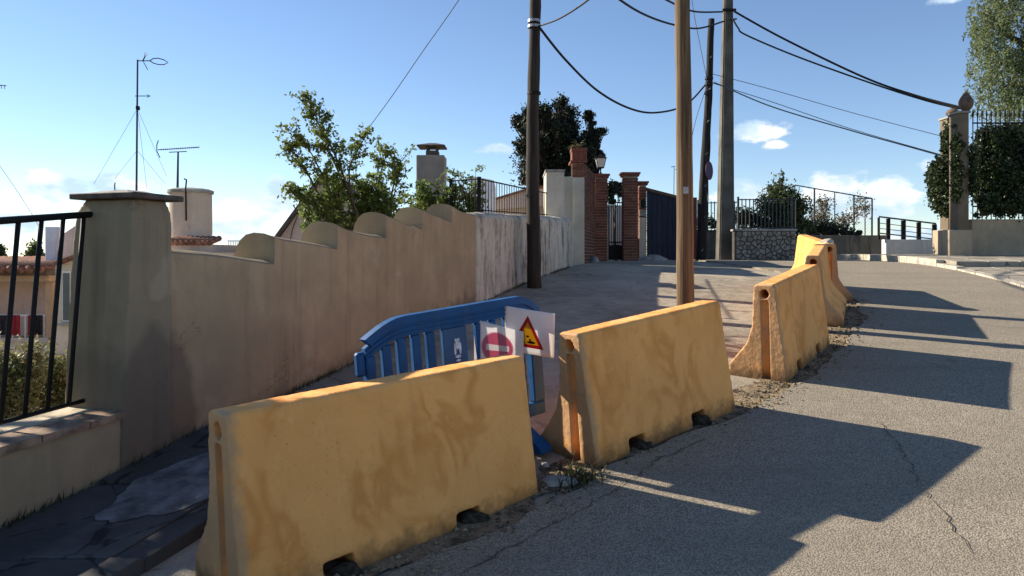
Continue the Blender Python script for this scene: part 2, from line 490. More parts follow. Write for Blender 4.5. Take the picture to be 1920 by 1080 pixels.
def mat_lane():
    t = NT('worn_lane_surface', .93, .12)
    big = t.noise(.7, 6, .62); mid = t.noise(4.5, 6, .6); f = t.noise(70, 5, .7)
    col = t.mix(t.rng(big, .35, .68), (.26, .222, .17), (.43, .365, .275))
    col = t.mix(t.rng(mid, .48, .74, 0, .65), col, (.48, .425, .34))
    col = t.mix(t.rng(f, .45, .7, 0, .4), col, (.085, .08, .072))
    cr_ = t.voro(1.1, src=t.map((1, 1, 1)), feature='DISTANCE_TO_EDGE')
    wob = t.math('ADD', cr_, t.math('MULTIPLY', t.math('SUBTRACT', t.noise(9, 5), .5), .10))
    col = t.mix(t.rng(wob, .012, .0, 0, .45), col, (.09, .08, .068))
    t.color(col)
    t.bump(t.math('ADD', f, t.math('MULTIPLY', mid, 3)), .6, .012); return t.m
M_['lane'] = mat_lane()

def mat_dirt():
    t = NT('sandy_dirt', .97, .05)
    a = t.noise(5, 6, .65); b = t.noise(45, 5, .7); v = t.voro(55, out='Color')
    s = t.N.new('ShaderNodeSeparateColor'); t.L.new(v, s.inputs[0])
    col = t.mix(t.rng(a, .36, .62), (.06, .048, .034), (.34, .255, .16))
    col = t.mix(t.rng(b, .4, .7, 0, .6), col, (.20, .155, .105))
    col = t.mix(t.math('MULTIPLY', t.rng(s.outputs[1], .6, 1), .5), col, (.44, .36, .25))
    t.color(col); t.bump(t.math('ADD', b, t.math('MULTIPLY', a, 2)), .9, .02); return t.m
M_['sand'] = mat_dirt()

def mat_ground():
    t = NT('dry_ground', .97, .05)
    col = t.mix(t.rng(t.noise(.5, 7, .65), .35, .68), (.10, .10, .055), (.26, .22, .14))
    col = t.mix(t.rng(t.noise(7, 5), .5, .75, 0, .6), col, (.07, .09, .04))
    t.color(col); t.bump(t.noise(12, 6), .8, .05); return t.m
M_['ground'] = mat_ground()

def mat_slab(name, a, b):
    t = NT(name, .9, .2)
    n = t.noise(3, 6, .62); f = t.noise(40, 5, .7)
    col = t.mix(t.rng(n, .32, .7), a, b)
    col = t.mix(t.math('MULTIPLY', t.objrand(), .45), col, tuple(x * .62 for x in a))
    w = t.voro(1.6, feature='DISTANCE_TO_EDGE')
    w = t.math('ADD', w, t.math('MULTIPLY', t.math('SUBTRACT', t.noise(8, 5), .5), .12))
    col = t.mix(t.rng(w, .018, .0, 0, .8), col, tuple(x * .25 for x in a))
    t.color(col); t.bump(t.math('ADD', f, t.math('MULTIPLY', n, 2)), .5, .008); return t.m
M_['slab'] = mat_slab('cracked_pavement_slab', (.062, .060, .058), (.11, .105, .098))
M_['slab_pale'] = mat_slab('pale_pavement_slab', (.26, .23, .185), (.36, .32, .26))
M_['kerb'] = simple('kerb_stone', (.40, .36, .29), .9, .3, 10, bump=.6)
M_['patch'] = simple('cement_patch', (.145, .14, .135), .9, .5, 7, bump=.7)

def mat_barrier(name, seed, c=(.96, .425, .125), swoosh=(.60, .20, .028), sw=.5):
    t = NT(name, .8, .25)
    x, y, z = t.sep()
    off = (seed * 3.1, seed * 1.7, seed * .9)
    # sprayed paint drifting over the old coat: soft smoky strokes
    col = t.mix(t.rng(t.noise(1.3, 5, .6, src=t.map((1, 1, 1), off)), .3, .7), tuple(v * .90 for v in c), tuple(min(1, v * 1.06) for v in c))
    w = t.noise(1.0, 2.5, .5, src=t.map((3.1, 1.5, 2.2), off), dist=.8)
    arcs = t.rng(t.math('ABSOLUTE', t.math('SUBTRACT', w, .52)), .105, .0)
    brk = t.rng(t.noise(2.2, 3, .5, src=t.map((1, 1, 1), (off[1], off[2], off[0]))), .36, .58)
    col = t.mix(t.math('MULTIPLY', t.math('MULTIPLY', arcs, brk), sw), col, swoosh)
    bl = t.rng(t.noise(1.0, 3, .5, src=t.map((4.0, 2, 1.6), (off[2], off[0], off[1])), dist=.5), .50, .72)
    col = t.mix(t.math('MULTIPLY', bl, sw * .55), col, swoosh)
    # scuffs and thin worn spots of the coat
    sc1 = t.noise(14, 8, .72, src=t.map((1, 1, .8), off))
    col = t.mix(t.math('MULTIPLY', t.rng(sc1, .52, .72), .45), col, tuple(min(1, v * 1.12 + .05) for v in c))
    sc2 = t.noise(1.0, 6, .7, src=t.map((34, 20, 3.0), off))
    col = t.mix(t.math('MULTIPLY', t.rng(sc2, .58, .76), .4), col, tuple(v * .6 for v in c))
    # fine pitting
    pit = t.rng(t.noise(60, 4, .7), .62, .70)
    col = t.mix(t.math('MULTIPLY', pit, .55), col, (.25, .14, .06))
    # paint worn from the top arris and the bare casting at the ends
    geo = t.N.new('ShaderNodeNewGeometry')
    edge = t.math('ADD', x, t.math('MULTIPLY', t.math('SUBTRACT', t.noise(6, 5), .5), .16))
    bare = t.rng(edge, .07, .0, 0, .75)
    col = t.mix(bare, col, (.40, .27, .155))
    topw = t.math('ADD', z, t.math('MULTIPLY', t.math('SUBTRACT', t.noise(5, 6, .65, src=t.map((1, 1, 1), off)), .5), .22))
    col = t.mix(t.rng(topw, .845, .90, 0, .5), col, (.66, .48, .29))
    # coat knocked off the arrises
    pt = t.math('ADD', geo.outputs['Pointiness'], t.math('MULTIPLY', t.math('SUBTRACT', t.noise(16, 6, .7, src=t.map((1, 1, 1), off)), .5), .14))
    col = t.mix(t.rng(pt, .535, .60, 0, .7), col, (.40, .30, .20))
    # splashed mud along the foot
    fz = t.math('ADD', z, t.math('MULTIPLY', t.math('SUBTRACT', t.noise(9, 6, .7), .5), .26))
    col = t.mix(t.rng(fz, .17, .0, 0, .88), col, (.13, .075, .035))
    drip = t.noise(1.0, 5, .6, src=t.map((14, 14, 1.1), off))
    col = t.mix(t.math('MULTIPLY', t.rng(drip, .58, .8), .3), col, (.42, .22, .08))
    crk = t.voro(2.1, src=t.map((1, 1, 1), off), feature='DISTANCE_TO_EDGE')
    crk = t.math('ADD', crk, t.math('MULTIPLY', t.math('SUBTRACT', t.noise(10, 5), .5), .22))
    cm = t.math('MULTIPLY', t.rng(crk, .006, .0, 0, .35), t.rng(t.noise(1.4, 2), .58, .64))
    t.color(col)
    t.bump(t.math('ADD', t.noise(45, 6, .7), t.math('MULTIPLY', t.noise(7, 4), 2.5)), .6, .007)
    return t.m

def mat_bluep():
    t = NT('blue_polyethylene', .6, .22)
    n = t.noise(4, 6, .65); s_ = t.noise(1, 5, .6, src=t.map((16, 16, 1.2)))
    col = t.mix(t.rng(n, .3, .7), (.005, .052, .165), (.009, .084, .24))
    col = t.mix(t.math('MULTIPLY', t.rng(s_, .52, .78), .4), col, (.06, .12, .20))
    t.color(col); t.rough(t.rng(n, .3, .7, .5, .7)); t.bump(t.noise(40, 4), .15, .004); return t.m
M_['blue'] = mat_bluep()
M_['blue_pale'] = simple('faded_blue_panel', (.02, .085, .20), .5, .2, 5)
M_['print'] = simple('white_print', (.50, .60, .70), .6, .25, 30)

def mat_bluegate():
    t = NT('navy_gate_paint', .6, .35)
    n = t.noise(1.0, 5, .6, src=t.map((9, 9, .8)))
    col = t.mix(t.rng(n, .35, .7), (.008, .014, .036), (.014, .026, .06))
    t.color(col); t.bump(t.noise(30, 4), .2, .004); return t.m
M_['navy'] = mat_bluegate()

def mat_leaf(name, a, b, c=None, trans=.35, rough=.55):
    t = NT(name, rough, .3)
    r = t.island()
    col = t.mix(r, a, b)
    if c: col = t.mix(t.rng(t.noise(1.6, 4), .48, .66), col, c)
    t.color(col)
    tr = t.N.new('ShaderNodeBsdfTranslucent'); t.L.new(col, tr.inputs[0])
    ms = t.N.new('ShaderNodeMixShader'); ms.inputs[0].default_value = trans
    t.L.new(t.b.outputs[0], ms.inputs[1]); t.L.new(tr.outputs[0], ms.inputs[2])
    t.L.new(ms.outputs[0], t.N['Material Output'].inputs[0])
    return t.m
M_['leaf_shrub'] = mat_leaf('shrub_leaf', (.075, .115, .03), (.18, .235, .06), (.15, .18, .04), .5)
M_['leaf_con'] = mat_leaf('conifer_leaf', (.008, .014, .008), (.022, .034, .016), None, .12)
M_['leaf_pep'] = mat_leaf('hanging_leaf', (.10, .13, .055), (.21, .25, .11), (.16, .19, .10), .45)
M_['leaf_ivy'] = mat_leaf('ivy_leaf', (.014, .026, .011), (.075, .105, .04), (.03, .036, .02), .25, .4)
M_['leaf_dry'] = mat_leaf('dry_leaf', (.16, .15, .07), (.28, .25, .12), (.12, .15, .06), .4)
M_['leaf_brown'] = mat_leaf('sparse_brown_leaf', (.09, .07, .035), (.17, .14, .07), None, .35)
M_['leaf_mid'] = mat_leaf('mid_green_leaf', (.035, .055, .022), (.10, .13, .05), (.07, .075, .035), .35)
M_['weed'] = mat_leaf('weed_blade', (.03, .035, .014), (.10, .10, .04), None, .3)
M_['bark'] = simple('bark', (.085, .065, .045), .9, .4, 12, bump=.6)
M_['bark_dark'] = simple('dark_bark', (.018, .015, .012), .95, .4, 12, bump=.6)
M_['stone'] = None
def mat_stone():
    t = NT('wall_stone', .92, .12)
    r = t.objrand()
    col = t.mix(r, (.17, .15, .125), (.33, .295, .245))
    col = t.mix(t.rng(t.noise(9, 5), .4, .75, 0, .5), col, (.14, .125, .11))
    t.color(col); t.bump(t.noise(30, 5), .5, .01); return t.m
M_['stone'] = mat_stone()
M_['joint'] = simple('dark_joint', (.06, .055, .05), .95, .3, 10)

# ------------------------------------------------------------------ setting: ground, road, lane, pavements
def sheet(name, rows, mat, parent=None, label=None, kind='structure', zoff=0.0, skirt=0.0):
    """rows: list of (Y, [x0, x1, ...]) all with the same count; height g(Y)+zoff"""
    b = MB(); n = len(rows[0][1])
    for y, xs in rows:
        for x in xs: b.v.append(Vector((x, y, g(y) + zoff)))
    for i in range(len(rows) - 1):
        for k in range(n - 1):
            b.f.append((i * n + k, i * n + k + 1, (i + 1) * n + k + 1, (i + 1) * n + k))
    if skirt:
        base = len(b.v)
        for y, xs in rows: b.v.append(Vector((xs[0], y, g(y) + zoff - skirt)))
        for i in range(len(rows) - 1): b.f.append((i * n, (i + 1) * n, base + i + 1, base + i))
        base = len(b.v)
        for y, xs in rows: b.v.append(Vector((xs[-1], y, g(y) + zoff - skirt)))
        for i in range(len(rows) - 1): b.f.append((i * n + n - 1, base + i, base + i + 1, (i + 1) * n + n - 1))
    o = b.build(name, mat, parent, M=Matrix() if parent is None else None, smooth=not skirt)
    if parent is None: tag(o, label, kind=kind)
    return o
def yrange(a, b, st=0.1):
    n = int(round((b - a) / st)); return [a + (b - a) * i / n for i in range(n + 1)]
def interp(pts, y):
    if y <= pts[0][0]: return pts[0][1]
    for (a, u), (b, v) in zip(pts, pts[1:]):
        if y <= b: return u + (v - u) * (y - a) / (b - a)
    return pts[-1][1]

# terrain: one sheet to the horizon; falls away behind the left wall and beyond the crest
def terrain_h(x, y):
    base = g(y) - 0.06
    if y > 25: base -= (1 - math.exp(-(y - 25) / 60)) * 14
    if y < -6: base -= (1 - math.exp(-(-6 - y) / 60)) * 6
    dl = wallX(max(min(y, 20), -8)) - 0.35 - x
    if dl > 0:
        base = base * math.exp(-dl / .5) + (1 - math.exp(-dl / .5)) * (-1.55 - min(dl, 200) * .03)
    dr = x - 13
    if dr > 0: base -= (1 - math.exp(-dr / 60)) * 5
    return base
xs = [-3000, -1500, -700, -350, -180, -100, -60, -40, -30, -24, -20, -17, -14, -12, -10.5, -9.5] + [-9 + .35 * i for i in range(64)] + [14, 16, 19, 24, 32, 45, 70, 120, 250, 600, 1500, 3000]
ysr = [-3000, -1000, -300, -100, -40, -20, -12, -8, -6] + [-5 + .5 * i for i in range(62)] + [27, 30, 34, 40, 50, 65, 90, 130, 200, 350, 700, 1500, 4000]
b = MB()
for y in ysr:
    for x in xs: b.v.append(Vector((x, y, terrain_h(x, y))))
n = len(xs)
for i in range(len(ysr) - 1):
    for k in range(n - 1): b.f.append((i * n + k, i * n + k + 1, (i + 1) * n + k + 1, (i + 1) * n + k))
tag(b.build('ground', M_['ground'], M=Matrix(), smooth=True), 'dry earth terrain falling away below the street', kind='structure')

# left edge of the asphalt and the lane
EDGE = [(-8, -6.0), (0, -3.2), (2.0, -1.75), (3.0, -.88), (3.45, -.45), (4.5, .55), (5.1, 1.14), (5.65, 1.9), (6.9, 2.95), (9.1, 4.35), (11, 5.0), (13, 5.1), (16, 4.6), (22, 4.6)]
def wob(y): return .035 * math.sin(y * 5.1) + .025 * math.sin(y * 11.7 + 1) + .012 * math.sin(y * 31)
KERB = [(-8, 4.6), (2, 6.3), (6, 7.0), (9.6, 7.5), (11.7, 8.0), (14.0, 8.42), (16, 8.6), (18, 8.55), (19.2, 8.2), (21.0, 7.6)]
rows = [(y, [wallX(y) + .02, wallX(y) + 1.0] + [interp(EDGE, y) - .4, interp(EDGE, y) + .3]) for y in yrange(-8, 24, .1)]
tag(sheet('lane', rows, M_['lane']), 'worn concrete side lane climbing beside the wall', kind='structure')
rows = []
for y in yrange(-8, 24, .05):
    e = interp(EDGE, y) + wob(y); k = max(interp(KERB, y) + .1, e + 1.5)
    if y > 19: k = 12.5
    rows.append((y, [e, e + (k - e) * .33, e + (k - e) * .66, k]))
road = sheet('road', rows, M_['asphalt'], zoff=.03, skirt=.05)
tag(road, 'grey chip-seal asphalt road climbing to the right', kind='structure')

def ribbon(pts, w, seed, zoff, name, mat, parent):
    rnd = random.Random(seed); b = MB(); P = []
    for (x0, y0), (x1, y1) in zip(pts, pts[1:]):
        m = max(2, int(math.hypot(x1 - x0, y1 - y0) / .04))
        for i in range(m):
            t = i / m; P.append([x0 + (x1 - x0) * t + rnd.gauss(0, .009), y0 + (y1 - y0) * t + rnd.gauss(0, .009)])
    for i, p in enumerate(P):
        q = P[min(i + 1, len(P) - 1)]; r_ = P[max(i - 1, 0)]
        dx, dy = q[0] - r_[0], q[1] - r_[1]; l = math.hypot(dx, dy) or 1
        ww = w * rnd.uniform(.3, 1.2)
        for s_ in (-1, 1):
            x = p[0] - dy / l * ww * s_; y = p[1] + dx / l * ww * s_
            b.v.append(Vector((x, y, g(y) + zoff)))
    for i in range(len(P) - 1): b.f.append((2 * i, 2 * i + 1, 2 * i + 3, 2 * i + 2))
    return b.build(name, mat, parent)
ribbon([(-.25, 3.35), (.2, 3.85), (.62, 4.3), (.95, 4.72), (1.35, 5.05)], .0045, 1, .036, 'crack', M_['crack'], road)
ribbon([(2.65, 5.35), (2.58, 4.9), (2.4, 4.35), (2.32, 3.95), (2.2, 3.5)], .0038, 2, .036, 'crack', M_['crack'], road)
ribbon([(4.9, 7.9), (5.3, 7.5), (5.5, 7.1)], .004, 3, .036, 'crack', M_['crack'], road)

# dirt verge under and beside the barriers
rows = []
VERGE = [(2.2, -1.55), (3.0, -1.05), (3.6, -.30), (4.5, .48), (5.1, 1.12), (5.65, 1.98), (6.9, 3.05), (9.1, 4.40), (11.2, 4.9), (12.6, 5.0)]
for y in yrange(2.2, 12.6, .05):
    r_ = interp(VERGE, y) + .07 * math.sin(y * 7) + .05 * math.sin(y * 17 + 2)
    l_ = interp(EDGE, y) - .50 + .08 * math.sin(y * 4.3) + .06 * math.sin(y * 13)
    r_ = min(r_, interp(EDGE, y) + wob(y) + .02)
    rows.append((y, [l_, (l_ + r_) / 2, max(r_, l_ + .1)]))
tag(sheet('verge', rows, M_['sand'], zoff=.012), 'strip of sandy dirt along the road edge', kind='structure')

# left pavement: cracked slabs with a kerb edge
pav = bpy.data.objects.new('pavement', None); link(pav, None, Matrix.Translation((-2.2, 3.6, .1)))
def slope_slab(b, x0, x1, y0, y1, top, th, dx0=0.0):
    """four-cornered slab on the slope, its x bounds measured from the wall line"""
    P = [(wallX(y0) + x0, y0), (wallX(y0) + x1, y0), (wallX(y1) + x1, y1), (wallX(y1) + x0, y1)]
    e = .008
    cx = sum(p[0] for p in P) / 4; cy = sum(p[1] for p in P) / 4
    v = [(x, y, g(y) + top - th) for x, y in P]
    v += [(x, y, g(y) + top - e) for x, y in P]
    v += [(x + (cx - x) * e * 3, y + (cy - y) * e * 3, g(y) + top) for x, y in P]
    f = [(3, 2, 1, 0), (8, 9, 10, 11)] + [(i, (i + 1) % 4, 4 + (i + 1) % 4, 4 + i) for i in range(4)] + [(4 + i, 4 + (i + 1) % 4, 8 + (i + 1) % 4, 8 + i) for i in range(4)]
    b.add(v, f)
rp = random.Random(3)
base = MB()
[slope_slab(base, 0.03, .95, .61 + q * .2, .81 + q * .2, .035, .3) for q in range(24)]
base.build('slab_bed', M_['dirt'], pav); tag(pav, 'raised strip of dark cracked concrete paving by the low wall', kind='structure')
y = .6
while y < 5.3:
    st = rp.choice((.62, .74, .86))
    cut = rp.uniform(.40, .52)
    y1 = min(y + st, 5.4)
    for (a, c) in ((.02, cut), (cut, .86)):
        sb = MB(); slope_slab(sb, a + .006, c - .006, y + .006, y1 - .006, .07 + rp.uniform(-.012, .008), .1)
        sb.build('paving_slab', M_['slab'], pav)
    sb = MB(); slope_slab(sb, .866, 1.02, y + .005, y1 - .005, .075 + rp.uniform(-.01, .006), .25)
    sb.build('kerb_stone', M_['slab'], pav)
    y = y1
# pale cement repair on the slabs
pb = MB(); rp2 = random.Random(5); cx, cy = -1.88, 4.28
pts = []
ph = [rp2.uniform(0, 6.28) for _ in range(5)]
for k in range(60):
    a = 2 * math.pi * k / 60
    rr = 1 + .10 * math.sin(2 * a + ph[0]) + .07 * math.sin(5 * a + ph[1]) + .035 * math.sin(11 * a + ph[2]) + .02 * math.sin(23 * a + ph[3])
    yy =   .46 * math.sin(a) * rr; pts.append((cx + .30 * math.cos(a) * rr + .335 * yy, cy + yy))
pb.v = [Vector((x, y_, g(y_) + .084)) for x, y_ in pts] + [Vector((cx + (x - cx) * .5, cy + (y_ - cy) * .5, g(cy + (y_ - cy) * .5) + .090)) for x, y_ in pts] + [Vector((cx, cy, g(cy) + .091))]
pb.f = [(k, (k + 1) % 60, 60 + (k + 1) % 60, 60 + k) for k in range(60)] + [(60 + k, 60 + (k + 1) % 60, 120) for k in range(60)]
pb.build('cement_patch', M_['patch'], pav)

# right pavement: pale slabs and kerb stones
rpav = bpy.data.objects.new('pavement', None); link(rpav, None, Matrix.Translation((9.5, 14, 1.3)))
tag(rpav, 'pale paved footway behind a kerb in front of the gate pillars', kind='structure')
def quad_slab(parent, name, P, top, th, mat, e=.012):
    b = MB(); cx = sum(p[0] for p in P) / len(P); cy = sum(p[1] for p in P) / len(P); n = len(P)
    v = [(x, y, g(y) + top - th) for x, y in P] + [(x, y, g(y) + top - e) for x, y in P]
    v += [(x + (cx - x) * .03, y + (cy - y) * .03, g(y) + top) for x, y in P]
    f = [tuple(range(n - 1, -1, -1)), tuple(range(2 * n, 3 * n))] + [(i, (i + 1) % n, n + (i + 1) % n, n + i) for i in range(n)] + [(n + i, n + (i + 1) % n, 2 * n + (i + 1) % n, 2 * n + i) for i in range(n)]
    b.add(v, f); return b.build(name, mat, parent)
bb = MB()
rows = [(y, [interp(KERB, y) + .12, 14.0]) for y in yrange(5, 19, .25)]
for y, xx in rows:
    for x in xx: bb.v.append(Vector((x, y, g(y) + .05)))
for i in range(len(rows) - 1): bb.f.append((2 * i, 2 * i + 1, 2 * i + 3, 2 * i + 2))
bb.build('slab_bed', M_['concrete'], rpav)
def kz(y): return .05 if y < 14.3 else (.05 + .11 * min(1, (y - 14.3) / .3))
y = 6.0
while y < 18.9:
    y1 = y + .8; ym = y + .4
    P = [(interp(KERB, y) , y + .008), (interp(KERB, y) + .16, y + .008), (interp(KERB, y1) + .16, y1 - .008), (interp(KERB, y1), y1 - .008)]
    quad_slab(rpav, 'kerb_stone', P, kz(ym) + .01 + rp.uniform(-.006, .006), .25, M_['kerb'])
    y = y1
for j in range(17):
    y0 = 6.0 + j * .76
    for i in range(8):
        x0 = interp(KERB, y0) + .175 + i * .62; x1 = interp(KERB, y0 + .76) + .175 + i * .62
        if x0 > 12.6: continue
        quad_slab(rpav, 'paving_slab', [(x0 + .006, y0 + .006), (x0 + .612, y0 + .006), (x1 + .612, y0 + .752), (x1 + .006, y0 + .752)], kz(y0 + .4) + rp.uniform(.004, .016), .12, M_['slab_pale'])

# ------------------------------------------------------------------ left: boundary wall, pillar, low wall, railing
O2 = Vector((wallX(4.45), 4.45, 0))
D2 = Vector((.335, 1, 0)).normalized()
WM = frame(O2, D2)                       # x along the wall uphill, y away from the street, z up
def S(Y): return (Y - 4.45) / D2.y
segs = [(4.80, 5.92, 1.650, 1.557), (5.92, 6.79, 1.770, 1.673), (6.79, 7.69, 1.894, 1.794), (7.69, 8.52, 2.027, 1.92), (8.52, 9.32, 2.14, 2.037), (9.32, 10.12, 2.238, 2.166)]
b = MB(); rw = random.Random(77)
wv = [(rw.uniform(0, 6), rw.uniform(.5, 2.5), rw.uniform(.002, .005)) for _ in range(6)]
def wavy(s_, q): return sum(a_ * math.sin(s_ * f_ * 3 + p_ + q) for p_, f_, a_ in wv)
for y0, y1, z0, z1 in segs:
    m = 20; rows = []
    for i in range(m + 1):
        t = i / m; s = S(y0) + (S(y1) - S(y0)) * t
        zt = z0 + (z1 - z0) * (t ** .8) + wavy(s, 0)
        if i > 0: zt += -.010 * math.sin(t * math.pi)
        yw_ = wavy(s, 2) * .8
        rows.append([Vector((s, yy, zz)) for yy, zz in ((yw_ * .3, -.6), (yw_, .9), (yw_, zt - .022), (.006 + yw_, zt - .006), (.02 + yw_, zt), (.10, zt + .022), (.2, zt + .030), (.28, zt + .014), (.335, zt - .03), (.375, zt - .09), (.395, zt - .17), (.40, zt - .25), (.40, -1.6))])
    k = len(rows[0]); base = len(b.v)
    for r_ in rows: b.v += r_
    for i in range(m):
        for j in range(k): b.f.append((base + i * k + j, base + i * k + (j + 1) % k, base + (i + 1) * k + (j + 1) % k, base + (i + 1) * k + j))
    cap = len(b.v); b.v += [v.copy() for v in rows[0]] + [v.copy() for v in rows[-1]]
    b.f.append(tuple(cap + j for j in range(k - 1, -1, -1))); b.f.append(tuple(cap + k + j for j in range(k)))
w = b.build('boundary_wall', M_['wall'], world=False, M=WM, smooth=True, angle=50)
tag(w, 'tan rendered wall with sawtooth rounded top stepping up the lane', 'wall')

# gate pillar on the low wall
PM = frame(O2 + D2 * .07, D2)
pl = thing('wall_pillar', (0, 0, 0), 'square rendered pillar with overhanging dark slab cap beside the black railing', 'pillar', M=frame(O2 + D2 * .07, D2))
b = MB(); rows = []
for z, sx0, sx1, y0, y1 in ((-.4, -.03, .40, -.014, .47), (.3, -.03, .385, -.014, .465), (.62, -.025, .365, -.018, .455), (1.0, -.012, .355, -.025, .45), (1.5, .008, .352, -.035, .44), (1.8, .022, .352, -.036, .425), (1.88, .03, .345, -.03, .41), (1.955, .055, .32, -.012, .37)):
    rows.append([(sx0, y0, z), (sx1, y0, z), (sx1, y1, z), (sx0, y1, z)])
for r_ in rows: b.v += [Vector(p) for p in r_]
for i in range(len(rows) - 1):
    for j in range(4): b.f.append((4 * i + j, 4 * i + (j + 1) % 4, 4 * i + 4 + (j + 1) % 4, 4 * i + 4 + j))
b.f += [(3, 2, 1, 0), tuple(4 * (len(rows) - 1) + j for j in range(4))]
o = b.build('shaft', M_['pillar'], pl, world=False); organic(o, .010, 1, .007, .3, disp2=.003, scale2=.06)
b = MB().box((-.015, -.085, 1.955), (.405, .43, 1.992), .006); b.build('cap_slab', M_['slab_dark'], pl, world=False)
b = MB(); b.add([(.02, .0, 1.99), (.36, .0, 1.99), (.36, .38, 1.99), (.02, .38, 1.99), (.12, .10, 2.018), (.26, .10, 2.018), (.26, .28, 2.018), (.12, .28, 2.018)],
                [(0, 1, 5, 4), (1, 2, 6, 5), (2, 3, 7, 6), (3, 0, 4, 7), (4, 5, 6, 7)]); b.build('cement_bed', M_['concrete'], pl, world=False)
MB().tube([(.12, .2, 2.0), (.118, .2, 2.05), (.13, .21, 2.065)], .004, 6).build('wire_stub', M_['iron'], pl, world=False)

# low wall under the railing
lw = thing('low_wall', (0, 0, 0), 'low ochre roughcast wall with terracotta tile coping under the black railing', 'wall', M=WM)
b = MB(); L0 = -3.2
b.add([(L0, 0, -.7), (.06, 0, -.4), (.06, .40, -.7), (L0, .40, -.7), (L0, 0, .49), (.06, 0, .625), (.06, .40, .625), (L0, .40, .49)],
      [(0, 3, 2, 1), (4, 5, 6, 7), (0, 1, 5, 4), (1, 2, 6, 5), (2, 3, 7, 6), (3, 0, 4, 7)])
o = b.build('wall_body', M_['wall_low'], lw, world=False); organic(o, .02, 1, .012, .3, disp2=.008, scale2=.05)
x = L0; rt = random.Random(11)
def lowz(x): return .49 + (x - L0) / (.06 - L0) * .135
k = 0
while x < .02:
    x1 = min(x + .30, .05)
    for ya, yb in ((-.035, .195), (.203, .44)):
        t = MB(); dz = rt.uniform(-.004, .004)
        t.add([(x + .004, ya, lowz(x) - .003), (x1 - .004, ya, lowz(x1) - .003), (x1 - .004, yb, lowz(x1) - .003), (x + .004, yb, lowz(x) - .003),
               (x + .006, ya + .003, lowz(x) + .035 + dz), (x1 - .006, ya + .003, lowz(x1) + .035 + dz), (x1 - .006, yb - .003, lowz(x1) + .035 + dz), (x + .006, yb - .003, lowz(x) + .035 + dz)],
              [(0, 3, 2, 1), (4, 5, 6, 7), (0, 1, 5, 4), (1, 2, 6, 5), (2, 3, 7, 6), (3, 0, 4, 7)])
        t.build('coping_tile', M_['tile_coping'] if ya < 0 else M_['sand_tile'], lw, world=False)
    x = x1

# black railing: bars lean a little with the slope
rl = thing('railing', (0, 0, 0), 'black iron railing of round bars on the low wall at the left edge', 'railing', M=WM)
RY = .30
def rtop(x): return 1.85 + .115 * x
def rbot(x): return .70 + .045 * x
MB().tube([(x, RY, rtop(x)) for x in (-3.2, -2, -1, 0.10)], .021, 10).build('top_rail', M_['iron'], rl, world=False, smooth=True)
MB().tube([(x, RY, rbot(x)) for x in (-3.2, -2, -1, 0.06)], .014, 8).build('bottom_rail', M_['iron'], rl, world=False, smooth=True)
for k in range(22):
    xb = -.055 - k * .142
    MB().tube([(xb, RY, rbot(xb)), (xb + .105, RY, rtop(xb + .105))], .0135, 8).build('bar', M_['iron'], rl, world=False, smooth=True)

# mouldy white wall further up the lane, with a rail
mwl = thing('garden_wall', (0, 0, 0), 'low whitewashed wall streaked with black mould behind the dark timber pole', 'wall', M=WM)
b = MB(); rows = []
for Y, zt in ((10.13, 2.17), (10.6, 2.20), (12, 2.25), (13.5, 2.31), (15.2, 2.37)):
    s = S(Y)
    rows.append([Vector((s, yy, zz)) for yy, zz in ((-.02, .3), (-.02, zt - .06), (0.03, zt), (.15, zt + .03), (.28, zt), (.34, zt - .06), (.34, -1.5))])
for r_ in rows: b.v += r_
k = 7
for i in range(len(rows) - 1):
    for j in range(k): b.f.append((i * k + j, i * k + (j + 1) % k, (i + 1) * k + (j + 1) % k, (i + 1) * k + j))
b.f.append(tuple(range(k - 1, -1, -1))); b.f.append(tuple((len(rows) - 1) * k + j for j in range(k)))
o = b.build('wall_body', M_['white_mould'], mwl, world=False); organic(o, .03, 1, .02, .4, disp2=.01, scale2=.08)
gr = thing('garden_railing', (0, 0, 0), 'thin dark railing on top of the mouldy white wall', 'railing', M=WM)
def gz(Y): return 2.20 + (Y - 10.3) * .036
def gt(Y): return gz(Y) + .50 - (Y - 10.6) * .012
Ys = [10.62 + i * .115 for i in range(30)]
MB().tube([(S(Y), .15, gt(Y)) for Y in (10.6, 12, 14.0)], .011, 6).build('top_rail', M_['iron'], gr, world=False)
MB().tube([(S(Y), .15, gz(Y) + .05) for Y in (10.6, 12, 14.0)], .009, 6).build('bottom_rail', M_['iron'], gr, world=False)
MB().box((S(10.6) - .022, .128, gz(10.6) - .05), (S(10.6) + .022, .172, gt(10.6) + .03)).build('post', M_['iron'], gr, world=False)
for Y in Ys: MB().tube([(S(Y), .15, gz(Y)), (S(Y), .15, gt(Y))], .0065, 5).build('bar', M_['iron'], gr, world=False)
# return leg of the railing running back from the corner post
for k in range(1, 7): MB().tube([(S(10.6) + .02 * k, .15 + .07 * k, gz(10.6) - .02), (S(10.6) + .02 * k, .15 + .07 * k, gt(10.6))], .0065, 5).build('bar', M_['iron'], gr, world=False)
MB().tube([(S(10.6), .15, gt(10.6)), (S(10.6) + .14, .65, gt(10.6))], .010, 6).build('top_rail', M_['iron'], gr, world=False)
MB().box((S(10.6) + .12, .63, gz(10.6) - .4), (S(10.6) + .16, .67, gt(10.6) + .03)).build('post', M_['iron'], gr, world=False)

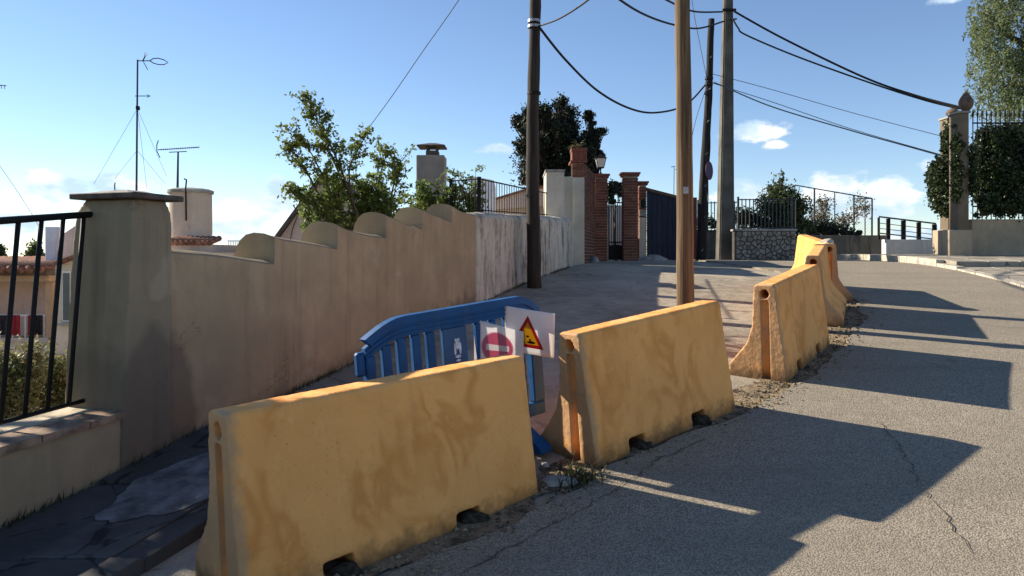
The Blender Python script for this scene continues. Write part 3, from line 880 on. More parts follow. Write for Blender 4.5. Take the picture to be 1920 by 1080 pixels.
# ------------------------------------------------------------------ gate complex at the top of the lane
def wbox(b, px0, px1, y_top, Yf, depth, zbase, z_top=None):
    """axis-aligned block whose camera-facing front spans px0..px1 at depth Yf"""
    return b.box((UX(px0, Yf), Yf, zbase), (UX(px1, Yf), Yf + depth, UZ(y_top, Yf) if z_top is None else z_top), .01)
pw = thing('pier_wall', (UX(1045, 14.9), 14.9, 1.3), 'tall cream rendered pier at the end of the mouldy wall', 'wall')
b = MB(); wbox(b, 1024, 1058, 322, 14.9, 1.15, 1.1); b.build('pier', M_['cream'], pw)
b = MB(); wbox(b, 1057, 1074, 331, 15.6, .7, 1.1); b.build('pier', M_['cream'], pw)
b = MB().box((UX(1022.5, 14.88), 14.87, UZ(322, 14.9) + .002), (UX(1059.6, 14.88), 16.1, UZ(318, 14.9))); b.build('coping', M_['concrete'], pw)

def bricks(b, x0, x1, Yf, z0, z1, depth=.115, course=.072, bl=.24, axis='x', ofs=0.0, joint=.012):
    """courses of single bricks laid on a face; axis x: face looks to -Y, axis y: face looks to +X"""
    n = int((z1 - z0) / course)
    for i in range(n):
        z = z0 + i * course; p = x0 - (bl / 2 if i % 2 else 0)
        while p < x1:
            a = max(p, x0); c = min(p + bl, x1)
            if c - a > .03:
                j = random.uniform(-.003, .003)
                if axis == 'x': b.box((a + joint / 2, Yf - .006 + j, z), (c - joint / 2, Yf + depth, z + course - joint))
                else: b.box((Yf - depth, a + joint / 2, z), (Yf + .006 + j, c - joint / 2, z + course - joint))
            p += bl
    return b
# brick wall end with plaster panel and planter
bw = thing('brick_wall', (1.6, 16.4, 1.4), 'tall red brick wall end with a plastered lower front and planter on top', 'wall')
xa, xb_ = UX(1072, 16.4), UX(1096, 16.4)
ztop = UZ(304, 16.4)
zpan = UZ(334, 16.4)
Yb = 18.9
# side face runs back, leaning with the lane; built as a block in its own frame
BM = frame((xb_, 16.4, 1.3), (2.13 - xb_, Yb - 16.4, 0))
BL = math.hypot(2.13 - xb_, Yb - 16.4)
def side(b, s0, s1, z0, z1, yy0, yy1): return b.obox(BM, (s0, yy0, z0 - 1.3), (s1, yy1, z1 - 1.3))
b = MB(); side(b, 0.0, BL, 1.2, ztop - .02, .012, .30); b.build('mortar_core', M_['mortar'], bw)
bk = MB(); 
n = int((ztop - 1.25) / .078)
for i in range(n):
    z = 1.25 + i * .078; p = -.12 if i % 2 else 0
    while p < BL:
        a = max(p, 0) + .006; c = min(p + .24, BL) - .006
        if c - a > .03: bk.obox(BM, (a, random.uniform(-.003, .003), z - 1.3), (c, .11, z - 1.3 + .064))
        p += .24
o = bk.build('brickwork', M_['brick'], bw); tag(o, kind='stuff')
bk = MB(); bricks(bk, xa, xb_ - .005, 16.38, zpan + .02, ztop - .02, course=.078); o = bk.build('brickwork', M_['brick'], bw); tag(o, kind='stuff')
MB().box((xa, 16.385, 1.2), (xb_ - .004, 16.7, zpan + .015)).build('plaster_panel', M_['cream'], bw)
MB().box((xa + .01, 16.395, zpan + .012), (xb_ - .02, 16.7, ztop - .02)).build('mortar_core', M_['mortar'], bw)
cp = MB(); cp.box((xa - .03, 16.34, ztop - .012), (xb_ + .06, 16.95, ztop + .035)); cp.build('coping', M_['pot'], bw)
pt = MB(); pt.box((UX(1072, 16.5), 16.45, ztop + .036), (UX(1100, 16.5), 16.85, UZ(279, 16.45)), .012); pt.box((UX(1071, 16.5), 16.43, UZ(279, 16.45) - .05), (UX(1101, 16.5), 16.87, UZ(277, 16.45)))
tag(pt.build('planter', M_['pot']), 'square red clay planter on top of the brick wall end', 'planter')

def brick_pier(name, px0, px1, px_side, ytop, Yf, label, lower=None):
    root = thing(name, (UX((px0 + px1) / 2, Yf), Yf, 1.47), label, 'pillar', 'brick gate piers')
    x0, x1 = UX(px0, Yf), UX(px1, Yf); zt = UZ(ytop, Yf); d = .36
    x1s = x1
    MB().box((x0 + .012, Yf + .012, 1.3), (x1 - .012, Yf + d - .012, zt - .06)).build('mortar_core', M_['mortar'], root)
    zb = 1.46
    bk = MB(); bricks(bk, x0, x1, Yf, zb, zt - .10); bricks(bk, Yf, Yf + d, x1, zb, zt - .10, axis='y', ofs=.1)
    bricks(bk, Yf, Yf + d, x0 + .115, zb, zt - .10, axis='y')
    tag(bk.build('brickwork', M_['brick'], root), kind='stuff')
    cp = MB(); cp.box((x0 - .035, Yf - .035, zt - .10), (x1 + .035, Yf + d + .035, zt - .05)); cp.box((x0 - .06, Yf - .06, zt - .049), (x1 + .06, Yf + d + .06, zt))
    cp.build('cap', M_['pot'], root)
    return root, x0, x1, zt
p2, *_a = brick_pier('brick_pier', 1116, 1139, 0, 326, 19.2, 'brick gate pier carrying a lantern, left of the iron gate')
p3, ax0, ax1, azt = brick_pier('brick_pier', 1169, 1196, 0, 323, 19.0, 'broad brick gate pier right of the iron gate')
p4, bx0, bx1, bzt = brick_pier('brick_pier', 1198, 1212, 0, 340, 20.0, 'narrow brick pier with letterbox beside the navy gate')
MB().box((bx0 + .004, 19.962, 1.4), (bx1 - .03, 19.992, UZ(408, 20))).build('plaster_panel', M_['cream'], p4)
lb = MB(); lb.box((bx0 + .02, 19.93, UZ(390, 20)), (bx1 - .04, 19.992, UZ(375, 20)), .006); lb.build('letterbox', M_['iron'], p4)
sg = MB(); sg.box((bx0 + .01, 19.955, UZ(405, 20)), (bx1 - .02, 19.99, UZ(393, 20)), .004); sg.build('name_plate', M_['concrete'], p4)

# lantern on the left pier
Yl = 19.38; lx = UX(1126, Yl); lz = UZ(326, 19.2)
lan = thing('lantern', (lx, Yl, lz), 'black four-sided lantern with pale glass on the brick pier', 'lantern')
MB().lathe((lx, Yl, lz), [(.07, 0), (.07, .02), (.022, .04), (.018, .14), (.04, .16), (.05, .18)], 12).build('stem', M_['iron'], lan, smooth=True)
b = MB(); z0 = lz + .18
def taper(b, c, z0, z1, r0, r1):
    b.add([(c[0] + sx * r, c[1] + sy * r, z) for z, r in ((z0, r0), (z1, r1)) for sx, sy in ((-1, -1), (1, -1), (1, 1), (-1, 1))],
          [(3, 2, 1, 0), (4, 5, 6, 7)] + [(i, (i + 1) % 4, 4 + (i + 1) % 4, 4 + i) for i in range(4)])
taper(b, (lx, Yl), z0 + .01, z0 + .235, .075, .125); b.build('glass', M_['glass'], lan)
b = MB(); taper(b, (lx, Yl), z0 - .01, z0 + .01, .085, .085); b.build('base_plate', M_['iron'], lan); b = MB(); taper(b, (lx, Yl), z0 + .235, z0 + .255, .15, .15); taper(b, (lx, Yl), z0 + .2549, z0 + .33, .13, .04); taper(b, (lx, Yl), z0 + .3299, z0 + .37, .018, .012); b.build('roof', M_['iron'], lan)
for sx, sy in ((-1, -1), (1, -1), (1, 1), (-1, 1)):
    MB().tube([(lx + sx * .08, Yl + sy * .08, z0), (lx + sx * .13, Yl + sy * .13, z0 + .24)], .009, 5).build('frame_bar', M_['iron'], lan)

# wrought iron gate
Yg = 19.3; gx0, gx1 = UX(1140.5, Yg), UX(1168, Yg)
gate = thing('iron_gate', ((gx0 + gx1) / 2, Yg, 1.47), 'wrought iron pedestrian gate with solid black bottom panel', 'gate')
MB().box((gx0 + .02, Yg, 1.50), (gx1 - .02, Yg + .02, UZ(461, Yg))).build('bottom_panel', M_['iron'], gate)
zt0 = UZ(378, Yg)
b = MB()
for a, c in (((gx0 + .015, Yg, 1.49), (gx0 + .015, Yg, zt0)), ((gx1 - .015, Yg, 1.49), (gx1 - .015, Yg, zt0)), ((gx0, Yg, UZ(461, Yg)), (gx1, Yg, UZ(461, Yg))), ((gx0, Yg, UZ(454, Yg)), (gx1, Yg, UZ(454, Yg))), ((gx0, Yg, UZ(380, Yg)), (gx1, Yg, UZ(380, Yg)))):
    b.tube([a, c], .016, 6)
b.build('frame', M_['iron'], gate)
for k in range(7):
    x = gx0 + (gx1 - gx0) * (k + .5) / 7
    MB().tube([(x, Yg, UZ(461, Yg)), (x, Yg, zt0 + .05 * math.sin((k + .5) / 7 * math.pi))], .009, 5).build('bar', M_['iron'], gate)
for k in range(4):
    cx = gx0 + (gx1 - gx0) * (k + .5) / 4; cz = UZ(457.5, Yg)
    MB().tube([(cx + .04 * math.cos(a) , Yg, cz + .035 * math.sin(a)) for a in [i * math.pi / 5 for i in range(11)]], .006, 4, False).build('scroll', M_['iron'], gate)
for k, (dx, zz) in enumerate(((.10, 366), (.19, 358), (.28, 366))):
    cx = gx0 + dx; cz = UZ(zz, Yg)
    MB().tube([(cx + (.055 - .004 * i) * math.cos(i * .6 + k), Yg, cz + (.07 - .005 * i) * math.sin(i * .6 + k)) for i in range(13)], .008, 4, False).build('scroll', M_['iron'], gate)
MB().box((gx0 - .3, Yg + 2.4, 1.3), (gx1 + .9, Yg + 2.55, UZ(385, Yg + 2.4))).build('courtyard_wall', M_['whitewash'])
tag(bpy.data.objects['courtyard_wall'], 'white courtyard wall seen through the iron gate', 'wall')

# navy vehicle gate
Yn = 20.1; nx0, nx1 = UX(1213, Yn), UX(1299, Yn)
ng = thing('vehicle_gate', ((nx0 + nx1) / 2, Yn, 1.48), 'navy blue boarded vehicle gate beside the brick piers', 'gate')
nb = 9
for k in range(nb):
    x0 = nx0 + (nx1 - nx0) * k / nb; x1 = nx0 + (nx1 - nx0) * (k + 1) / nb
    zt = UZ(356, Yn) - (k + .5) / nb * (UZ(356, Yn) - UZ(379, Yn))
    MB().box((x0 + .001, Yn, 1.50), (x1 - .001, Yn + .04, zt), .005).build('board', M_['navy'], ng)
tl = MB(); zl, zr = UZ(354, Yn), UZ(377, Yn)
tl.add([(nx0 - .02, Yn - .05, zl - .05), (nx1 + .02, Yn - .05, zr - .05), (nx1 + .02, Yn + .08, zr - .05), (nx0 - .02, Yn + .08, zl - .05), (nx0 - .02, Yn - .05, zl + .03), (nx1 + .02, Yn - .05, zr + .03), (nx1 + .02, Yn + .08, zr + .03), (nx0 - .02, Yn + .08, zl + .03)],
       [(0, 3, 2, 1), (4, 5, 6, 7), (0, 1, 5, 4), (1, 2, 6, 5), (2, 3, 7, 6), (3, 0, 4, 7)])
tl.build('top_rail', M_['plank_dark'], ng)
MB().box((nx0, Yn - .02, 1.9), (nx1, Yn - .002, 2.0)).build('cross_rail', M_['navy'], ng)
tp = MB(); tp.box((UX(1299.5, 19.9), 19.9, 1.3), (UX(1307, 19.9), 20.02, UZ(370, 19.9)), .01); tag(tp.build('gate_post', M_['pot']), 'rusty red post at the right end of the navy gate', 'post')
# heap of rubble dirt at gate foot
def heap(name, c, rx, ry, h, mat, label, cat, seed, n=14):
    rr = random.Random(seed); b = MB(); rings = 5
    for i in range(rings):
        t = i / (rings - 1)
        for k in range(n):
            a = 2 * math.pi * k / n; q = (1 - t) * (1 + rr.uniform(-.15, .15))
            b.v.append(Vector((c[0] + rx * q * math.cos(a), c[1] + ry * q * math.sin(a), c[2] - .02 + (h + .02) * math.sin(t * math.pi / 2) * rr.uniform(.85, 1.1))))
    for i in range(rings - 1):
        for k in range(n): b.f.append((i * n + k, i * n + (k + 1) % n, (i + 1) * n + (k + 1) % n, (i + 1) * n + k))
    return tag(b.build(name, mat, smooth=True), label, cat)
heap('rubble_heap', (UX(1225, 19.5), 19.5, 1.48), .5, .3, .16, M_['concrete'], 'low grey rubble heap at the foot of the navy gate', 'rubble', 1)
heap('rubble_heap', (UX(1113, 17.9), 17.9, 1.46), .16, .5, .15, M_['concrete'], 'grey rubble heap at the foot of the tall brick wall', 'rubble', 2)

# ------------------------------------------------------------------ far side: rendered wall, stone wall, fence, sports fence
Yw = 20.6
fw = MB(); fw.box((UX(1305, Yw), Yw, 1.2), (UX(1384, Yw), Yw + .3, UZ(431, Yw)), .01)
tag(fw.build('plot_wall', M_['grey_render']), 'stained grey rendered wall behind the leaning timber pole', 'wall')
Ys_ = 18.2
stw = thing('stone_wall', (UX(1436, Ys_), Ys_, 1.47), 'irregular stone masonry wall below the bar fence', 'wall')
X0, X1, Z0, Z1 = UX(1380, Ys_), UX(1492, Ys_), 1.40, UZ(433, Ys_)
MB().box((X0 + .01, Ys_ + .035, Z0 - .15), (X1 - .01, Ys_ + .36, Z1 - .01)).build('mortar_core', M_['joint'], stw)
rs = random.Random(21); seeds = []
nx_, nz_ = 12, 7
for i in range(nx_):
    for j in range(nz_):
        seeds.append((X0 + (X1 - X0) * (i + .5 + rs.uniform(-.42, .42)) / nx_, Z0 + (Z1 - Z0) * (j + .5 + rs.uniform(-.42, .42)) / nz_))
def clip(poly, p, q):
    mx_, mz_ = (p[0] + q[0]) / 2, (p[1] + q[1]) / 2; nx, nz = q[0] - p[0], q[1] - p[1]; out = []
    for i in range(len(poly)):
        a, c = poly[i], poly[(i + 1) % len(poly)]
        da = (a[0] - mx_) * nx + (a[1] - mz_) * nz; dc = (c[0] - mx_) * nx + (c[1] - mz_) * nz
        if da <= 0: out.append(a)
        if da * dc < 0: t = da / (da - dc); out.append((a[0] + (c[0] - a[0]) * t, a[1] + (c[1] - a[1]) * t))
    return out
for i, p in enumerate(seeds):
    poly = [(X0, Z0), (X1, Z0), (X1, Z1), (X0, Z1)]
    for j, q in enumerate(seeds):
        if i != j and math.hypot(p[0] - q[0], p[1] - q[1]) < .8: poly = clip(poly, p, q)
    if len(poly) < 3: continue
    cx = sum(a[0] for a in poly) / len(poly); cz = sum(a[1] for a in poly) / len(poly)
    b = MB(); m = len(poly); d = rs.uniform(.0, .03)
    def ring(k, y): return [Vector((cx + (a[0] - cx) * k, y, cz + (a[1] - cz) * k)) for a in poly]
    b.v = ring(.93, Ys_ + .06) + ring(.92, Ys_ + .012 - d) + ring(.74, Ys_ - .012 - d)
    b.f = [(q, (q + 1) % m, m + (q + 1) % m, m + q) for q in range(m)] + [(m + q, m + (q + 1) % m, 2 * m + (q + 1) % m, 2 * m + q) for q in range(m)] + [tuple(2 * m + q for q in range(m))]
    b.build('stone', M_['stone'], stw)
MB().box((X0 - .02, Ys_ - .05, Z1 + .002), (X1 + .02, Ys_ + .4, Z1 + .05)).build('coping', M_['concrete'], stw)

# bar fence
bf = thing('bar_fence', (UX(1400, 18.45), 18.45, UZ(432, 18.45)), 'brown flat-bar fence on the stone wall and the grey wall', 'fence')
Yf1, Yf2 = 20.75, 18.4
fa = Vector((UX(1309, Yf1), Yf1, 0)); fb = Vector((UX(1384, Yf1 - .6), Yf1 - .6, 0)); fc = Vector((UX(1492, Yf2), Yf2, 0))
def zfb(p): return UZ(433, p.y) + .03
def fline(p, q, n, rust):
    me_cache = {}
    for k in range(n + 1):
        c = p.lerp(q, k / n); z0 = zfb(c) - .06; h = .83 + (0.0 if rust else .02)
        post = k % 14 == 0
        w_ = .022 if post else .011
        MB().box((c.x - w_, c.y - w_, z0), (c.x + w_, c.y + w_, z0 + h + (.05 if post else 0))).build('post' if post else 'bar', M_['rail_iron'], bf)
    for hh in (.10, .80):
        a = p.copy(); a.z = zfb(p) + hh - .05; c = q.copy(); c.z = zfb(q) + hh - .05
        MB().tube([a, c], .014, 5).build('rail', M_['rail_iron'], bf)
fline(fa, fb, 12, False); fline(Vector((UX(1384, 18.4), 18.4, 0)), fc, 15, True)

# concrete wall and sports fence
cw = MB(); Yc = 22.0; cw.box((UX(1480, Yc), Yc, 1.2), (UX(1662, Yc), Yc + .25, UZ(441, Yc)), .01)
tag(cw.build('concrete_wall', M_['grey_render']), 'grey streaked concrete wall behind the far barriers', 'wall')
sf = thing('sports_fence', (UX(1560, 22.5), 22.5, 1.5), 'tall thin-framed mesh fence around a court', 'fence')
def rail_at(px): return UZ(347 + (px - 1490) / 145 * 25, 22.5)
for px in (1490, 1527, 1565, 1601, 1622, 1635):
    x = UX(px, 22.5); MB().tube([(x, 22.5, 1.4), (x, 22.5, rail_at(px))], .026 if px in (1527, 1601, 1635) else .016, 6).build('post', M_['rail_iron'], sf)
MB().tube([(UX(px, 22.5), 22.5, rail_at(px)) for px in (1490, 1635)], .018, 5).build('top_rail', M_['rail_iron'], sf)
MB().tube([(UX(1601, 22.5), 22.5, UZ(373, 22.5)), (UX(1635, 22.5), 22.5, UZ(372, 22.5))], .016, 5).build('brace_rail', M_['rail_iron'], sf)
ms = MB()
xm0, xm1 = UX(1490, 22.5), UX(1635, 22.5); zb, zt = UZ(440, 22.5), UZ(360, 22.5)
k = -16
while k * .1 < (xm1 - xm0):
    for sgn in (1, -1):
        a = xm0 + k * .1 if sgn > 0 else xm1 - k * .1
        p = Vector((a, 22.5, zb)); q = Vector((a + sgn * (zt - zb), 22.5, zt))
        def cl(p, q):
            d = q - p; t0, t1 = 0, 1
            for lo, hi in ((xm0, xm1),):
                ta, tb = (lo - p.x) / d.x, (hi - p.x) / d.x
                if ta > tb: ta, tb = tb, ta
                t0, t1 = max(t0, ta), min(t1, tb)
            return (p + d * t0, p + d * t1) if t1 - t0 > .02 else None
        c = cl(p, q)
        if c: ms.tube(c, .0016, 3, False)
    k += 1
tag(ms.build('wire_mesh', M_['galv'], sf), kind='stuff')

ww = MB(); Yv = 21.0; ww.box((UX(1661, Yv), Yv, 1.2), (UX(1768, Yv), Yv + .25, UZ(449, Yv)), .01)
tag(ww.build('white_wall', M_['whitewash']), 'plain whitewashed wall left of the ivy-clad gate pillars', 'wall')
tf = thing('tube_fence', (UX(1705, Yv), Yv + .1, UZ(449, Yv)), 'dark steel post-and-rail fence on the whitewashed wall', 'fence')
def tft(px): return 406 + (px - 1650) / 107 * 13
for px, r_ in ((1651, .025), (1669, .05), (1697.5, .06), (1726.5, .055), (1756, .06)):
    x = UX(px, Yv); MB().box((x - r_, Yv + .08, UZ(452 if px > 1660 else 449, Yv) ), (x + r_, Yv + .13, UZ(tft(px), Yv) - .02)).build('post', M_['iron'], tf)
for o_, r_ in ((0, .022), (12, .010), (22, .010), (31, .018)):
    MB().tube([(UX(1650, Yv), Yv + .06, UZ(tft(1650) + o_, Yv)), (UX(1757, Yv), Yv + .06, UZ(tft(1757) + o_ * .95, Yv))], r_, 6).build('rail', M_['rail_iron'], tf)

M_['finial'] = simple('brown_stone', (.13, .09, .065), .85, .35, 14, bump=.4)
M_['pillar_dark'] = plaster('brown_pillar_render', (.22, .172, .12), (.14, .11, .078), .6).m
# right gate pillars with finials, yard wall, picket fence
def gate_pillar(px0, px1, Yf, ytop, fin_px, fin_y0, fin_y1, label, wide):
    Ms = M_['finial']
    root = thing('gate_pillar', (UX((px0 + px1) / 2, Yf), Yf, 1.45), label, 'pillar', 'gate pillars with egg finials')
    x0, x1 = UX(px0, Yf), UX(px1, Yf); zt = UZ(ytop, Yf)
    MB().box((x0, Yf, UZ(432, Yf)), (x1, Yf + .36, zt), .012).build('shaft', M_['pillar_dark'], root)
    MB().box((UX(wide[0], Yf), Yf - .04, 1.3), (UX(wide[1], Yf), Yf + .42, UZ(431, Yf)), .015).build('plinth', M_['yard'], root)
    MB().box((x0 - .03, Yf - .03, zt + .001), (x1 + .03, Yf + .39, zt + .05), .008).build('cap', M_['chimney'], root)
    fx = UX(fin_px, Yf + .18); f0, f1 = UZ(fin_y0, Yf + .18), UZ(fin_y1, Yf + .18); h = f0 - f1; zb = zt + .05
    prof = [(.09, 0), (.08, .02), (.055, .035)]
    for i in range(13):
        t = i / 12; prof.append((max(.006, .155 * math.sin(math.pi * (.12 + .88 * t) ** .85)), .04 + t * (f0 - zb - .04)))
    MB().lathe((fx, Yf + .18, zb), prof, 20).build('finial', Ms, root, smooth=True)
    return root
gate_pillar(1797, 1817, 16.6, 212, 1811, 170, 212, 'tall gate pillar with a brown egg finial nearest the yard wall', (1778, 1822))
gate_pillar(1778, 1795, 18.3, 222, 1786, 201, 222, 'shorter gate pillar with finial wrapped in ivy, behind the tall one', (1766, 1796))
Yy = 16.75
yw = MB(); yw.box((UX(1822, Yy) + .003, Yy, 1.2), (16.5, Yy + .28, UZ(411, Yy)), .012)
tag(yw.build('yard_wall', M_['yard']), 'tan rendered yard wall under the ivy at the right edge', 'wall')
pf = thing('picket_fence', (UX(1870, 16.9), 16.9, UZ(411, Yy)), 'dark spear-topped iron fence behind the ivy at the right', 'fence')
pk = MB().tube([(0, 0, 0), (0, 0, 2.38)], .012, 5).tube([(0, 0, 2.36), (0, 0, 2.42), (0, 0, 2.54)], [.012, .026, .002], 5)
pme = pk.mesh('picket'); pme.materials.append(M_['iron'])
for k in range(40):
    x = UX(1824, 16.9) + k * .105
    inst('picket', pme, pf, MW[pf].inverted() @ Matrix.Translation((x, 16.9, UZ(411, Yy) - .02)))
for zz in (.3, 2.2): MB().tube([(UX(1822, 16.9), 16.88, UZ(411, Yy) + zz), (15.5, 16.88, UZ(411, Yy) + zz)], .018, 5).build('rail', M_['iron'], pf)

# ------------------------------------------------------------------ poles
def pole(name, base, top, r0, r1, mat, label, cat, jag=.008, n=14, seg=26, seed=0, bands=()):
    rr = random.Random(seed); pts = []; rad = []
    base = Vector(base); top = Vector(top)
    for i in range(seg + 1):
        t = i / seg; p = base.lerp(top, t)
        p.x += jag * math.sin(t * 9 + seed) + rr.uniform(-.3, .3) * jag; p.y += jag * math.cos(t * 7 + seed)
        pts.append(p); rad.append(r0 + (r1 - r0) * t + rr.uniform(-.25, .25) * jag)
    root = thing(name, base, label, cat, 'utility poles')
    MB().tube(pts, rad, n).build('shaft', mat, root, smooth=True)
    for t, m_ in bands:
        p = base.lerp(top, t); d = (top - base).normalized()
        MB().tube([p - d * .02, p + d * .02], (r0 + (r1 - r0) * t) + .012, n).build('band', m_, root)
    return root
# dark pole by the mouldy wall
Y1 = 11.7
b1 = Vector((UX(1000, Y1), Y1, g(Y1) - .1)); t1 = Vector((UX(1002.5, Y1), Y1, 8.4))
pole('utility_pole', b1, t1, .115, .072, M_['pole_dark'], 'dark creosoted timber pole standing against the mouldy white wall', 'pole', .02, seed=2,
     bands=((( UZ(50, Y1) - b1.z) / (t1.z - b1.z), M_['galv']), ((UZ(40, Y1) - b1.z) / (t1.z - b1.z), M_['galv']), ((UZ(175, Y1) - b1.z) / (t1.z - b1.z), M_['iron'])))
# brown pole behind the barriers
Y2 = 9.0
b2 = Vector((UX(1286.5, Y2), Y2, g(Y2) - .1)); t2 = Vector((UX(1274, Y2), Y2, 7.6))
bp2 = pole('utility_pole', b2, t2, .108, .078, M_['pole_brown'], 'brown weathered timber pole rising behind the middle barrier', 'pole', .006, seed=5)
MB().box((b2.x - .055, b2.y - .118, 2.35), (b2.x + .0, b2.y - .108, 2.43)).build('tag_plate', M_['galv'], bp2)
for z_ in (1.9, 2.9, 3.4, 4.6):
    p = b2.lerp(t2, (z_ - b2.z) / (t2.z - b2.z)); MB().tube([p + Vector((.03, -.11, 0)), p + Vector((.03, -.085, .03))], .004, 4).build('staple', M_['galv'], bp2)
# black leaning pole with the round sign
Y3 = 18.6
b3 = Vector((UX(1313, Y3), Y3, 1.35)); t3 = U(1334.5, 36, Y3)
lp = pole('utility_pole', b3, t3, .125, .075, M_['pole_black'], 'black leaning timber pole carrying a round sign', 'pole', .012, seed=8)
rh = random.Random(31)
for k in range(7):
    t = .06 + k * .13; p = b3.lerp(t3, t); MB().tube([p + Vector((-.02, -.125 + .05 * t, 0)), p + Vector((.03, -.13 + .05 * t, .05))], .008, 5).build('staple', M_['galv'], lp)
dn = (t3 - b3)
MB().tube([b3 + dn * t + Vector((.105 - .045 * t + .012 * math.sin(t * 30), -.05, 0)) for t in [i / 30 * .75 + .02 for i in range(31)]], .012, 5).build('cable_run', M_['cable'], lp)
for t in (.70, .735, .76):
    p = b3 + dn * t; d_ = dn.normalized(); MB().tube([p - d_ * .03, p + d_ * .03], .105, 10).build('cable_wrap', M_['cable'], lp)
# square tapered concrete pole
Y4 = 18.9
cpole = thing('utility_pole', (UX(1360, Y4), Y4, 1.4), 'square tapered grey concrete pole right of the leaning pole', 'pole', 'utility poles')
b = MB(); zz1 = 9.3; c0 = (UX(1359, Y4), Y4); c1 = (UX(1365.5, Y4), Y4)
h0, h1 = 14.5 / F * Y4, 7.0 / F * Y4
vs0 = [(c0[0] + sx * h0, c0[1] + sy * h0, 1.3) for sx, sy in ((-1, -1), (1, -1), (1, 1), (-1, 1))]
vs1 = [(c1[0] + sx * h1, c1[1] + sy * h1, zz1) for sx, sy in ((-1, -1), (1, -1), (1, 1), (-1, 1))]
b.add(vs0 + vs1, [(3, 2, 1, 0), (4, 5, 6, 7)] + [(i, (i + 1) % 4, 4 + (i + 1) % 4, 4 + i) for i in range(4)])
bm = bmesh.new(); me = b.mesh('x'); bm.from_mesh(me); bmesh.ops.bevel(bm, geom=bm.edges[:], offset=.03, segments=2, affect='EDGES'); bm.verts.index_update()
b = MB(); b.v = [v.co.copy() for v in bm.verts]; b.f = [tuple(v.index for v in f.verts) for f in bm.faces]; bm.free()
b.build('shaft', M_['pole_concrete'], cpole)
z_ = UZ(22, Y4); MB().box((UX(1352, Y4), Y4 - .16, z_ - .03), (UX(1377, Y4), Y4 - .12, z_ + .03)).build('bracket', M_['iron'], cpole)
z_ = UZ(40, Y4); MB().tube([(UX(1366, Y4), Y4 - .1, z_), (UX(1377, Y4), Y4 - .2, z_)], .02, 6).build('hook', M_['iron'], cpole)

# round sign on the leaning pole
def mat_sign():
    t = NT('round_sign_face', .5, .4)
    x, y, z = t.sep()
    r = t.math('SQRT', t.math('ADD', t.math('MULTIPLY', x, x), t.math('MULTIPLY', y, y)))
    col = t.mix(t.math('GREATER_THAN', r, .80), (.018, .028, .14), (.07, .01, .04))
    dgn = t.math('ABSOLUTE', t.math('ADD', x, y))
    col = t.mix(t.math('MULTIPLY', t.math('LESS_THAN', dgn, .16), t.math('LESS_THAN', r, .82)), col, (.07, .008, .025))
    t.color(col); return t.m
sgn = thing('round_sign', U(1330, 320, Y3 - .14), 'round navy and red no-parking sign on the leaning black pole', 'sign')
c = U(1330, 320, Y3 - .14); SR = .235
zx = Vector((.80, -.60, 0)).normalized()
SM = frame(c, zx.cross(Vector((0, 0, 1)))); 
Rm = Matrix((Vector((0, 0, 1)).cross(zx), Vector((0, 0, 1)), zx)).transposed().to_4x4(); Rm.translation = c
disc = MB().lathe((0, 0, 0), [(.97, -.04), (1.0, 0), (.985, .02)], 28)
me = disc.mesh('face'); me.materials.append(mat_sign())
inst('face', me, sgn, MW[sgn].inverted() @ Rm @ Matrix.Diagonal((SR, SR, SR, 1)))
MB().tube([c - zx * .01, c - zx * .10], .02, 6).build('bracket', M_['galv'], sgn)

# ------------------------------------------------------------------ cables
def curve(pts, n=10):
    P = [Vector(p) for p in pts]; out = []
    for i in range(len(P) - 1):
        a = P[max(i - 1, 0)]; p, q = P[i], P[i + 1]; d = P[min(i + 2, len(P) - 1)]
        for k in range(n):
            t = k / n
            out.append(.5 * ((2 * p) + (q - a) * t + (2 * a - 5 * p + 4 * q - d) * t * t + (3 * p - a - 3 * q + d) * t ** 3))
    out.append(P[-1]); return out
def cable(pts, r, label, mat='cable'):
    o = MB().tube(curve(pts), r, 5, True).build('overhead_cable', M_[mat], smooth=True)
    return tag(o, label, 'cable', 'overhead cables')
def lerpY(a, b, t): return a + (b - a) * t
cable([U(1010, 50, 11.65), U(1060, 112, 12.6), U(1120, 170, 13.8), U(1180, 203, 15), U(1230, 211, 16), U(1285, 197, 17.2), U(1322, 160, 18.45)], .022, 'thick black cable sagging from the dark pole to the leaning pole')
cable([U(1010, 49, 11.65), U(1050, 34, 10.9), U(1105, -2, 10), U(1180, -70, 9)], .014, 'black cable rising right from the band of the dark pole')
cable([U(1090, -60, 12), U(1160, -2, 13), U(1210, 28, 14.5), U(1262, 46, 16), U(1310, 53, 17.5), U(1357, 40, 18.75)], .022, 'black cable dipping behind the brown pole to the concrete pole')
cable([U(1200, -30, 14), U(1250, 0, 15.5), U(1300, 21, 17.2), U(1355, 22, 18.7)], .022, 'short black cable high above, reaching the concrete pole bracket')
cable([U(1376, 21, 18.7), U(1470, 73, 18.4), U(1620, 145, 18.1), U(1720, 180, 17.6), U(1800, 201, 17.0)], .026, 'upper black cable from the concrete pole bracket to the tall gate pillar')
cable([U(1374, 35, 18.7), U(1384, 52, 18.65), U(1400, 66, 18.6), U(1500, 108, 18.3), U(1640, 158, 18.0), U(1735, 188, 17.5), U(1800, 204, 17.0)], .022, 'lower black cable looping from the concrete pole to the tall gate pillar')
cable([U(1337, 154, 18.5), U(1352, 160, 18.4), U(1450, 201, 18.4), U(1600, 246, 18.4), U(1700, 274, 18.3), U(1768, 293, 18.2)], .016, 'thin grey-blue cable from the leaning pole down to the ivy', 'cable_grey')
cable([U(1337, 156, 18.5), U(1450, 192, 18.6), U(1600, 243, 18.7), U(1768, 291, 18.7)], .009, 'fine cable running just above the thin grey cable', 'cable_grey')
